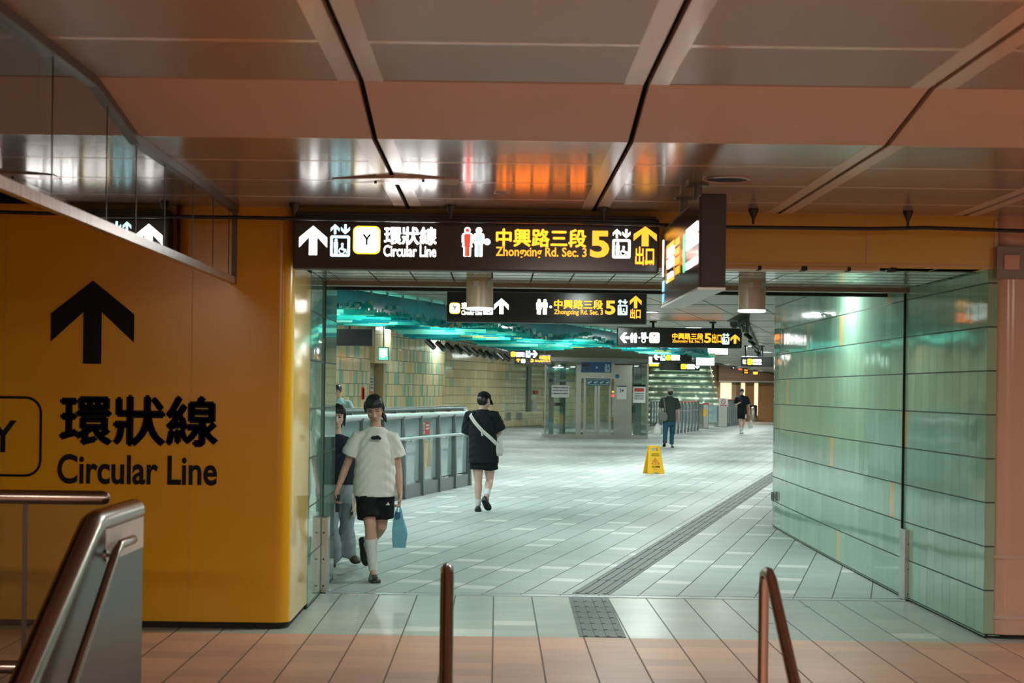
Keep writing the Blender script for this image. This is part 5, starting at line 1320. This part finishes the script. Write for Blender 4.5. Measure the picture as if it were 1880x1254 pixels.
def hair_cap(root, C, f, up, s, mat, back=.0, fringe=True, length=0.0, vox=.006, tail=None):
    f = Vector(f).normalized(); up = Vector(up); up = (up-f*up.dot(f)).normalized(); r = f.cross(up); B = (r, f, up); C = Vector(C); m = MB()
    P = lambda x, y, z: C+(r*x+f*y+up*z)*s
    m.ell(P(0, -.020, .038), (.082*s, .092*s, .080*s), B, 24, 16); m.ell(P(0, -.045, .0), (.078*s, .066*s, .085*s), B, 24, 16)
    if fringe:
        for i in range(9):
            x = -.062+.0155*i; m.tube([P(x*.7, .040, .100), P(x*.98, .078-.25*abs(x), .068), P(x*1.05, .087-.45*abs(x), .037-.12*abs(x))], [.016*s, .013*s, .006*s], 8, round_=True)
    for q in (-1, 1):
        m.tube([P(q*.068, .034, .07), P(q*.078, .020, .02), P(q*.078, .006, -.026-length)], [.016*s, .014*s, .008*s], 10, round_=True)
    if length:
        m.tube([P(0, -.06, .0), P(0, -.065, -.06), P(0, -.06, -.08-length)], [(.07*s, .04*s), (.075*s, .045*s), (.05*s, .03*s)], 16, flat=r, round_=True)
    if tail:
        m.tube([P(*q) for q in tail], [.022*s]*(len(tail)-1)+[.010*s], 10, round_=True)
    return organic(m, 'hair', mat, root, vox, 2, .002, 5)
def ribbon(pts, w, n, t=.004, side=None):
    m = MB(); m.tube(pts, [(w, t)]*len(pts), n, flat=side); return m

# ---- the woman in the white T-shirt, walking towards the viewer
wp = fl(688, 1066); WX = lambda zx: (zx-375)/621.0; WZ = lambda zy: (1160-zy)/621.0
J = dict(neck=(WX(368), .02, 1.30), shL=(WX(276), .0, 1.222), shR=(WX(460), .03, 1.215), elL=(WX(214), .03, .955), wrL=(WX(176), -.06, .765), elR=(WX(488), .07, .95), wrR=(WX(502), .0, .735),
         hipL=(WX(322), .03, .80), hipR=(WX(412), .05, .80), knL=(WX(350), -.06, .465), anL=(WX(366), -.02, .085), knR=(WX(402), .10, .445), anR=(WX(310), .46, .255),
         heelL=(WX(362), .03, .0), toeL=(WX(392), -.215, .0), heelR=(WX(282), .55, .31), toeR=(WX(312), .46, .075), upR=(-.1, -1, .35))
head = ((WX(362), -.005, 1.455), (.03, -1, -.42), (-.06, -.42, 1), .98)
woman = person('w', 'woman in white T-shirt and black shorts walking towards us with a blue bag', wp, .95, J, head, M['skin'], None, .0065,
               {'L': ((WX(170), -.10, .60), (.75, -.3, 0), (.2, -1, 0), .75), 'R': ((WX(500), -.03, .58), (-.7, -.2, 0), (-.1, -1, 0), .9)}, closed=True)
t_ = tee(woman, J, .95, M['tee_white'], .712, loose=1.03, sleeve=.62, flare=1.0, vox=.008, wr=.006, seed=4, sr=(.064, .086))
sh_ = shorts(woman, J, .95, M['shorts_black'], .80, .53, vox=.008, wide=1.08)
m = MB()
for x, y, z, rx, rz in ((-.018, 0, 0, .026, .016), (.012, 0, .003, .022, .018), (.030, 0, -.004, .014, .013)): m.ell((WX(378)+x, -.128, WZ(408)+z), (rx, .012, rz), None, 12, 8)
m.build('chest_print', M['navy'], t_, smooth=True)
m = MB(); hx_ = Vector(J['hipL']); kx_ = Vector(J['knL'])
for dx in (-.012, .012): m.tube([(hx_.x-.108+dx*.3, -.03+dx, .735), (hx_.x-.098+dx*.3, -.06+dx, .63), (hx_.x-.082+dx*.3, -.075+dx, .535)], [(.005, .004)]*3, 8, flat=(0, 1, 0))
m.build('side_stripes', M['tee_white'], sh_, smooth=True)
m = MB(); m.add([(WX(432), -.092, .645), (WX(452), -.085, .645), (WX(444), -.09, .672), (WX(432), -.082, .645), (WX(452), -.075, .645), (WX(444), -.08, .672)], [(0, 1, 2), (5, 4, 3), (0, 3, 4, 1), (1, 4, 5, 2), (2, 5, 3, 0)]); m.build('leg_print', M['tee_white'], sh_)
footwear(woman, J, .95, M['shoe'], .085)
sock(woman, J['knL'], J['anL'], .28, .98, .054, .036, M['sock']); sock(woman, J['knR'], J['anR'], .52, .98, .048, .036, M['sock'])
hair_cap(woman, head[0], head[1], head[2], .99, M['hair'], tail=[(-.01, -.09, -.03), (-.03, -.10, -.08), (-.075, -.08, -.115), (-.085, -.055, -.15)])
# phone and bag she carries
m = MB(); m.obox((0, 0, 0), (.012, .030, 0), (.004, -.0016, 0), (0, .012, .072)); o = m.build('phone', M['black'], bevel=.003); o.location = wp+V(WX(181), -.092, .655); tag(o, 'dark phone in the lowered hand of the woman in white', 'phone')
root = thing('handbag', 'small pale blue tote bag held by the woman in white', 'bag', wp+V(WX(506), -.03, WZ(982)))
m = MB(); m.loft([[V(-.058, -.05, 0), V(.050, -.05, .0), V(.050, .05, .0), V(-.058, .05, 0)], [V(-.066, -.052, .12), V(.062, -.052, .12), V(.062, .052, .12), V(-.066, .052, .12)], [V(-.062, -.03, .235), V(.030, -.03, .235), V(.030, .03, .235), V(-.062, .03, .235)]])
organic(m, 'bag_body', M['bag_blue'], root, .006, 2, .003, 8)
for y in (-.022, .022):
    m = MB(); m.tube([(-.050, y, .215), (-.034, y*.8, .30), (-.014, 0, .378), (.004, y*.8, .30), (.018, y, .215)], [(.011, .003)]*5, 8, flat=(1, 0, 0)); m.build('handle', M['bag_blue'], root, smooth=True)
m = MB(); m.obox((-.022, -.02, .27), (.022, 0, 0), (0, .012, 0), (0, 0, .03)); m.build('strap_wrap', M['blue'], root, bevel=.004)

# ---- second woman, half hidden by the end of the left wall
p2 = Vector((-1.44, 14.9, 0)); k2 = F/14.9
def PJ(px, py, dy, p, Y): q = at(px, py, Y); return (q.x-p.x, dy, q.z)
q = lambda px, py, dy=0: PJ(px+6, py, dy, p2, 14.9)
J = dict(neck=q(612, 798), shL=q(578, 812), shR=q(646, 812, .02), elL=q(570, 872), wrL=q(572, 920, -.1), elR=q(652, 872, .06), wrR=q(646, 925, -.05), hipL=q(600, 905), hipR=q(634, 905), knL=q(604, 970, -.1), anL=q(602, 1030, .08),
         knR=q(630, 965, .02), anR=q(628, 1022, .16), heelL=q(600, 1042, .12), toeL=q(604, 1044, -.13), heelR=q(632, 1026, .27), toeR=q(650, 1036, .05), upR=(-.1, -.25, 1))
for kk in ('heelL', 'toeL'): J[kk] = (J[kk][0], J[kk][1], 0.0)
h2 = q(612, 764); head = ((h2[0], -.02, h2[2]), (.12, -1, -.12), (.05, -.12, 1), .96)
w2 = person('w', 'woman in dark shirt and pale wide jeans half hidden behind the left wall end', p2, .92, J, head, M['skin_pale'], None, .008, {'R': (tuple(Vector(J['wrR'])+V(0, -.03, -.15)), (-1, 0, 0), (0, -1, 0), .5), 'L': (tuple(Vector(J['wrL'])+V(0, -.03, -.15)), (1, 0, 0), (0, -1, 0), .5)})
tee(w2, J, .92, M['navy'], q(612, 888)[2], loose=.98, sleeve=1.75, seed=9, sr=(.062, .08)); trousers(w2, J, .92, M['jeans_pale'], q(612, 884)[2], flare=1.45, end=.96); footwear(w2, J, .92, M['brownshoe'], .07)
hair_cap(w2, head[0], head[1], head[2], .98, M['hair'], length=.06)

# ---- man in black seen from behind, bag across his back
p3 = fl(884, 939); Y3 = p3.y
q = lambda px, py, dy=0: PJ(px, py, dy, p3, Y3)
J = dict(neck=q(886, 752, .03), shL=q(862, 761, .0), shR=q(908, 762, .0), elL=q(860, 800, .10), wrL=q(880, 806, .32), elR=q(917, 795, .06), wrR=q(911, 803, .28), hipL=q(877, 845), hipR=q(899, 845), knL=q(878, 885, .02), anL=q(878, 929, .02),
         knR=q(899, 881, .05), anR=q(894, 908, -.22), heelL=q(878, 938, -.09), toeL=q(877, 939, .16), heelR=q(889, 915, -.29), toeR=q(898, 934, -.10), upR=(.1, 1, .5))
for kk in ('heelL', 'toeL'): J[kk] = (J[kk][0], J[kk][1], 0.0)
J['heelR'] = (J['heelR'][0], J['heelR'][1], .17); J['toeR'] = (J['toeR'][0], J['toeR'][1], .02)
h3 = q(889, 735); head = ((h3[0], .06, h3[2]), (.62, .75, -.30), (.15, .25, 1), 1.02)
man = person('m', 'man in black T-shirt and cap seen from behind with a white cross-body bag', p3, 1.0, J, head, M['skin_pale'], None, .008, {'L': (tuple(Vector(J['wrL'])+V(.12, .09, .03)), (.3, 0, 1), (0, 1, .2), .6), 'R': (tuple(Vector(J['wrR'])+V(-.10, .11, .03)), (-.3, 0, 1), (0, 1, .2), .6)})
tee(man, J, 1.0, M['tee_black'], q(886, 850)[2], loose=1.08, sleeve=.85, flare=1.0, seed=12, sr=(.078, .105)); shorts(man, J, 1.0, M['shorts_black'], q(886, 838)[2], q(886, 861)[2], wide=1.12); footwear(man, J, 1.0, M['shoe'], .085)
sock(man, J['knL'], J['anL'], .72, 1.0, .043, .037, M['sock']); sock(man, J['knR'], J['anR'], .70, 1.0, .043, .037, M['sock'])
C = Vector(head[0]); ff = Vector(head[1]).normalized(); uu = Vector(head[2]); uu = (uu-ff*uu.dot(ff)).normalized(); rr3 = ff.cross(uu)
m = MB(); m.ell(C-ff*.035-uu*.005, (.082, .075, .085), (rr3, ff, uu), 20, 14); organic(m, 'hair', M['hair'], man, .008, 2)
m = MB(); m.ell(C+uu*.045-ff*.01, (.088, .105, .075), (rr3, ff, uu), 24, 14); m.loft([[C+ff*(.07+.075*t)+rr3*x*(1-.25*t)+uu*(.030-.05*t-18*(x*x)*.12+z) for x, z in ((-.07, 0), (-.035, 0), (0, 0), (.035, 0), (.07, 0), (.07, .012), (.035, .012), (0, .012), (-.035, .012), (-.07, .012))] for t in (0, .35, .7, 1.0)])
organic(m, 'cap', M['shorts_black'], man, .006, 2)
root = thing('shoulder_bag', 'white cross-body bag on a wide strap over the black T-shirt', 'bag', p3)
m = MB(); pts = [Vector(q(873, 757, .16)), Vector(q(865, 757, .02)), Vector(q(864, 763, -.12)), Vector(q(872, 775, -.165)), Vector(q(885, 790, -.175)), Vector(q(900, 803, -.16)), Vector(q(913, 816, -.09))]
m.tube(pts, [(.024, .005)]*len(pts), 8, flat=(.8, -.1, .8)); m.build('strap', M['bag_white'], root, smooth=True)
m = MB(); c = Vector(q(917, 821, .0)); m.loft([oring((c.x, c.y), (.3, 1, 0), a, b2, c.z+z, 18) for z, a, b2 in ((-.12, .08, .022), (-.09, .11, .036), (.0, .115, .038), (.06, .10, .03), (.085, .06, .02))]); organic(m, 'pouch', M['bag_white'], root, .008, 2, .003, 3)
m = MB(); m.tube([Vector(q(884, 789, -.18)), Vector(q(885, 796, -.185)), Vector(q(886, 800, -.185))], [.006, .010, .008], 8); m.build('strap_tail', M['bag_white'], root, smooth=True)

# ---- man leaning behind the stairwell railing
p4 = Vector((-3.16, 34.6, 0)); q = lambda px, py, dy=0: PJ(px, py, dy, p4, 34.6)
J = dict(neck=q(622, 731, .03), shL=q(604, 739), shR=q(641, 740), elL=q(600, 757, -.15), wrL=q(615, 756, -.35), elR=q(650, 757, -.12), wrR=q(632, 753, -.34), hipL=q(613, 790, .1), hipR=q(629, 790, .1), knL=q(613, 833, .1), anL=(q(613, 870)[0], .12, .08), knR=q(629, 833, .1), anR=(q(629, 870)[0], .12, .08),
         heelL=(q(613, 870)[0], .18, 0), toeL=(q(613, 870)[0], -.08, 0), heelR=(q(629, 870)[0], .18, 0), toeR=(q(629, 870)[0], -.08, 0))
h4 = q(620, 716); head = ((h4[0], -.05, h4[2]), (-.45, -1, -.25), (0, -.25, 1), 1.0)
m4 = person('m', 'man in mint shirt leaning on the far stairwell railing at left', p4, 1.0, J, head, M['skin'], None, .011, {'L': (tuple(Vector(J['wrL'])+V(.12, -.08, 0)), (0, 0, -1), (0, -1, 0), .5), 'R': (tuple(Vector(J['wrR'])+V(-.12, -.08, 0)), (0, 0, -1), (0, -1, 0), .5)})
tee(m4, J, 1.0, M['mint'], q(620, 785)[2], sleeve=1.2, seed=21, vox=.012); trousers(m4, J, 1.0, M['navy'], q(620, 788)[2], vox=.012); footwear(m4, J, 1.0, M['shoe']); hair_cap(m4, head[0], head[1], head[2], 1.02, M['hair'], vox=.009)

# ---- man with cap and grey shoulder bag, walking away
p5 = fl(1226, 822); Y5 = p5.y; q = lambda px, py, dy=0: PJ(px, py, dy, p5, Y5)
Z0 = lambda t, z: (t[0], t[1], z)
J = dict(neck=q(1230, 727, .02), shL=q(1217, 733), shR=q(1242, 733), elL=q(1213, 752, .05), wrL=q(1212, 768, .02), elR=q(1246, 755, .02), wrR=q(1247, 772, .08), hipL=q(1223, 775), hipR=q(1235, 775), knL=q(1221, 797, -.06), anL=q(1219, 813, -.22), knR=q(1234, 798, .06), anR=Z0(q(1233, 818), .085),
         heelL=Z0(q(1218, 812, -.3), .12), toeL=Z0(q(1219, 819, -.05), .02), heelR=Z0(q(1234, 822, -.07), 0), toeR=Z0(q(1236, 822, .19), 0), upL=(0, .4, 1))
h5 = q(1231, 720); head = ((h5[0], .03, h5[2]), (.25, 1, -.1), (0, .1, 1), 1.0)
m5 = person('m', 'man in dark green T-shirt and pale cap walking away with a grey shoulder bag', p5, 1.0, J, head, M['skin'], None, .013, {'L': (tuple(Vector(J['wrL'])+V(0, .03, -.15)), (1, 0, 0), (0, 1, 0), .7), 'R': (tuple(Vector(J['wrR'])+V(.01, .03, -.15)), (-1, 0, 0), (0, 1, 0), .5)})
tee(m5, J, 1.0, M['tee_green'], q(1230, 774)[2], sleeve=.8, seed=31, vox=.013, sr=(.07, .09)); trousers(m5, J, 1.0, M['jeans'], q(1230, 772)[2], vox=.013); footwear(m5, J, 1.0, M['shoe'])
C = Vector(head[0]); m = MB(); m.ell(C+V(0, -.03, -.01), (.083, .075, .09)); organic(m, 'hair', M['hair'], m5, .011, 2)
m = MB(); m.ell(C+V(0, 0, .055), (.090, .104, .070)); m.loft([[C+V(x, .07+.09*t, .03-.02*t+z) for x, z in ((-.06, 0), (.06, 0), (.06, .014), (-.06, .014))] for t in (0, 1)]); organic(m, 'cap', M['capgrey'], m5, .010, 2)
root = thing('shoulder_bag', 'grey shoulder bag hanging at the left hip of the capped man', 'bag', p5)
c = Vector(q(1216, 763, -.12)); m = MB(); m.loft([oring((c.x, c.y), (1, -.3, 0), a, b2, c.z+z, 16) for z, a, b2 in ((-.17, .10, .04), (-.12, .15, .07), (.0, .15, .075), (.08, .12, .06), (.12, .06, .03))]); organic(m, 'bag_body', M['bag_grey'], root, .013, 2, .004, 2)
m = MB(); m.tube([Vector(q(1221, 755, -.10)), Vector(q(1219.5, 745, -.14)), Vector(q(1218.5, 732, -.06)), Vector(q(1219.5, 729, .04)), Vector(q(1222, 733, .14))], [(.02, .006)]*5, 8, flat=(1, 0, 0)); m.build('strap', M['bag_grey'], root, smooth=True)
root = thing('carrier_bag', 'pale plastic carrier bag in the hand of the capped man', 'bag', p5)
c = Vector(q(1208, 787, .03)); m = MB(); m.loft([oring((c.x, c.y), (1, 0, 0), a, b2, c.z+z, 16) for z, a, b2 in ((-.18, .10, .05), (-.15, .13, .07), (.0, .12, .07), (.10, .07, .04), (.15, .04, .02))]); organic(m, 'bag_body', M['bag_white'], root, .013, 2, .006, 5)
m = MB(); a = Vector(J['wrL'])+V(0, .02, -.10); m.tube([c+V(-.03, 0, .13), a, c+V(.03, 0, .13)], .007, 6); m.build('handle', M['bag_white'], root)

# ---- man in black walking towards us at the far right
p6 = fl(1362, 796); Y6 = p6.y; q = lambda px, py, dy=0: PJ(px, py, dy, p6, Y6)
J = dict(neck=q(1362, 725), shL=q(1352.5, 730), shR=q(1371, 730), elL=q(1351, 743, .02), wrL=q(1356, 740, -.26), elR=q(1374.5, 744, .04), wrR=q(1376, 756, -.06), hipL=q(1358, 757), hipR=q(1367, 757), knL=q(1359, 775, -.05), anL=Z0(q(1359.5, 792, -.02), .085), knR=q(1366, 776, .06), anR=q(1363.5, 791, .20),
         heelL=Z0(q(1359.5, 796, .06), 0), toeL=Z0(q(1360, 796, -.2), 0), heelR=Z0(q(1363, 790, .3), .10), toeR=Z0(q(1364, 795, .06), .01), upR=(0, -.4, 1))
h6 = q(1362, 719); head = ((h6[0], -.02, h6[2]), (-.2, -1, -.22), (0, -.2, 1), 1.02)
m6 = person('m', 'man in black T-shirt and shorts looking at his phone far off at right', p6, 1.04, J, head, M['skin_pale'], None, .014, {'L': (tuple(Vector(J['wrL'])+V(.05, -.13, .05)), (0, 0, 1), (-1, 0, 0), .7), 'R': (tuple(Vector(J['wrR'])+V(.01, -.03, -.15)), (-1, 0, 0), (0, -1, 0), .5)})
tee(m6, J, 1.04, M['tee_black'], q(1362, 762)[2], loose=1.06, sleeve=.85, seed=41, vox=.014, sr=(.08, .10)); sh6 = shorts(m6, J, 1.04, M['shorts_black'], q(1362, 756)[2], q(1362, 769)[2], vox=.014, wide=1.1); footwear(m6, J, 1.04, M['sock']); hair_cap(m6, head[0], head[1], head[2], 1.03, M['hair'], vox=.011)
sock(m6, J['knL'], J['anL'], .55, 1.0, .05, .042, M['sock']); sock(m6, J['knR'], J['anR'], .55, 1.0, .05, .042, M['sock'])
c = Vector(q(1368.5, 764, -.115)); m = MB(); m.obox(c, (.03, 0, 0), (0, .008, 0), (0, 0, .09)); m.build('leg_print', M['tee_white'], sh6)
c = Vector(J['wrL'])+V(.05, -.11, .10); m = MB(); m.obox((0, 0, 0), (.035, 0, 0), (0, .004, 0), (0, .02, .07)); o = m.build('phone', M['black']); o.location = p6+c; tag(o, 'small phone raised by the far man in black', 'phone')
root = thing('carrier_bag', 'white bag hanging from the hand of the far man in black', 'bag', p6)
c = Vector(q(1377.5, 777, -.06)); m = MB(); m.loft([oring((c.x, c.y), (1, 0, 0), a, b2, c.z+z, 16) for z, a, b2 in ((-.20, .08, .05), (-.16, .10, .06), (.0, .09, .05), (.12, .04, .03))]); organic(m, 'bag_body', M['bag_white'], root, .014, 2, .005, 5)
m = MB(); m.tube([c+V(0, 0, .10), Vector(J['wrR'])+V(.01, -.03, -.10)], .008, 6); m.build('handle', M['bag_white'], root)

# ---- two distant walkers in pale pink between the lift and the capped man
for i, (px, lab, dx) in enumerate(((1196, 'distant person in pale pink top, nearer the lift', 0), (1206.5, 'distant person in pale pink top, nearer the capped man', .0))):
    p7 = fl(px, 769.5); q = lambda x, y, dy=0: PJ(px+x, y, dy, p7, p7.y)
    J = dict(neck=q(0, 726), shL=q(-5.5, 729.5), shR=q(5.5, 729.5), elL=q(-7, 738), wrL=q(-6, 746, -.1), elR=q(7, 738), wrR=q(6, 746, -.1), hipL=q(-2.6, 746), hipR=q(2.6, 746), knL=q(-3, 757, -.08), anL=Z0(q(-3, 769), .08), knR=q(3, 757, .04), anR=Z0(q(3, 769, .15), .1), heelL=Z0(q(-3, 769, .08), 0), toeL=Z0(q(-3, 769, -.16), 0), heelR=Z0(q(3, 769, .25), .06), toeR=Z0(q(3, 769, .0), .0))
    h7 = q(0, 720.5); head = ((h7[0], 0, h7[2]), (.1, -1, -.1), (0, -.1, 1), 1.0)
    m7 = person('m', lab, p7, 1.0, J, head, M['skin_pale'], None, .018, {}, face=False)
    tee(m7, J, 1.0, M['pink_cloth'], q(0, 748)[2], sleeve=1.5, seed=50+i, vox=.018); trousers(m7, J, 1.0, M['navy'], q(0, 747)[2], vox=.018); footwear(m7, J, 1.0, M['sock']); hair_cap(m7, head[0], head[1], head[2], 1.0, M['capgrey'], fringe=False, vox=.016)
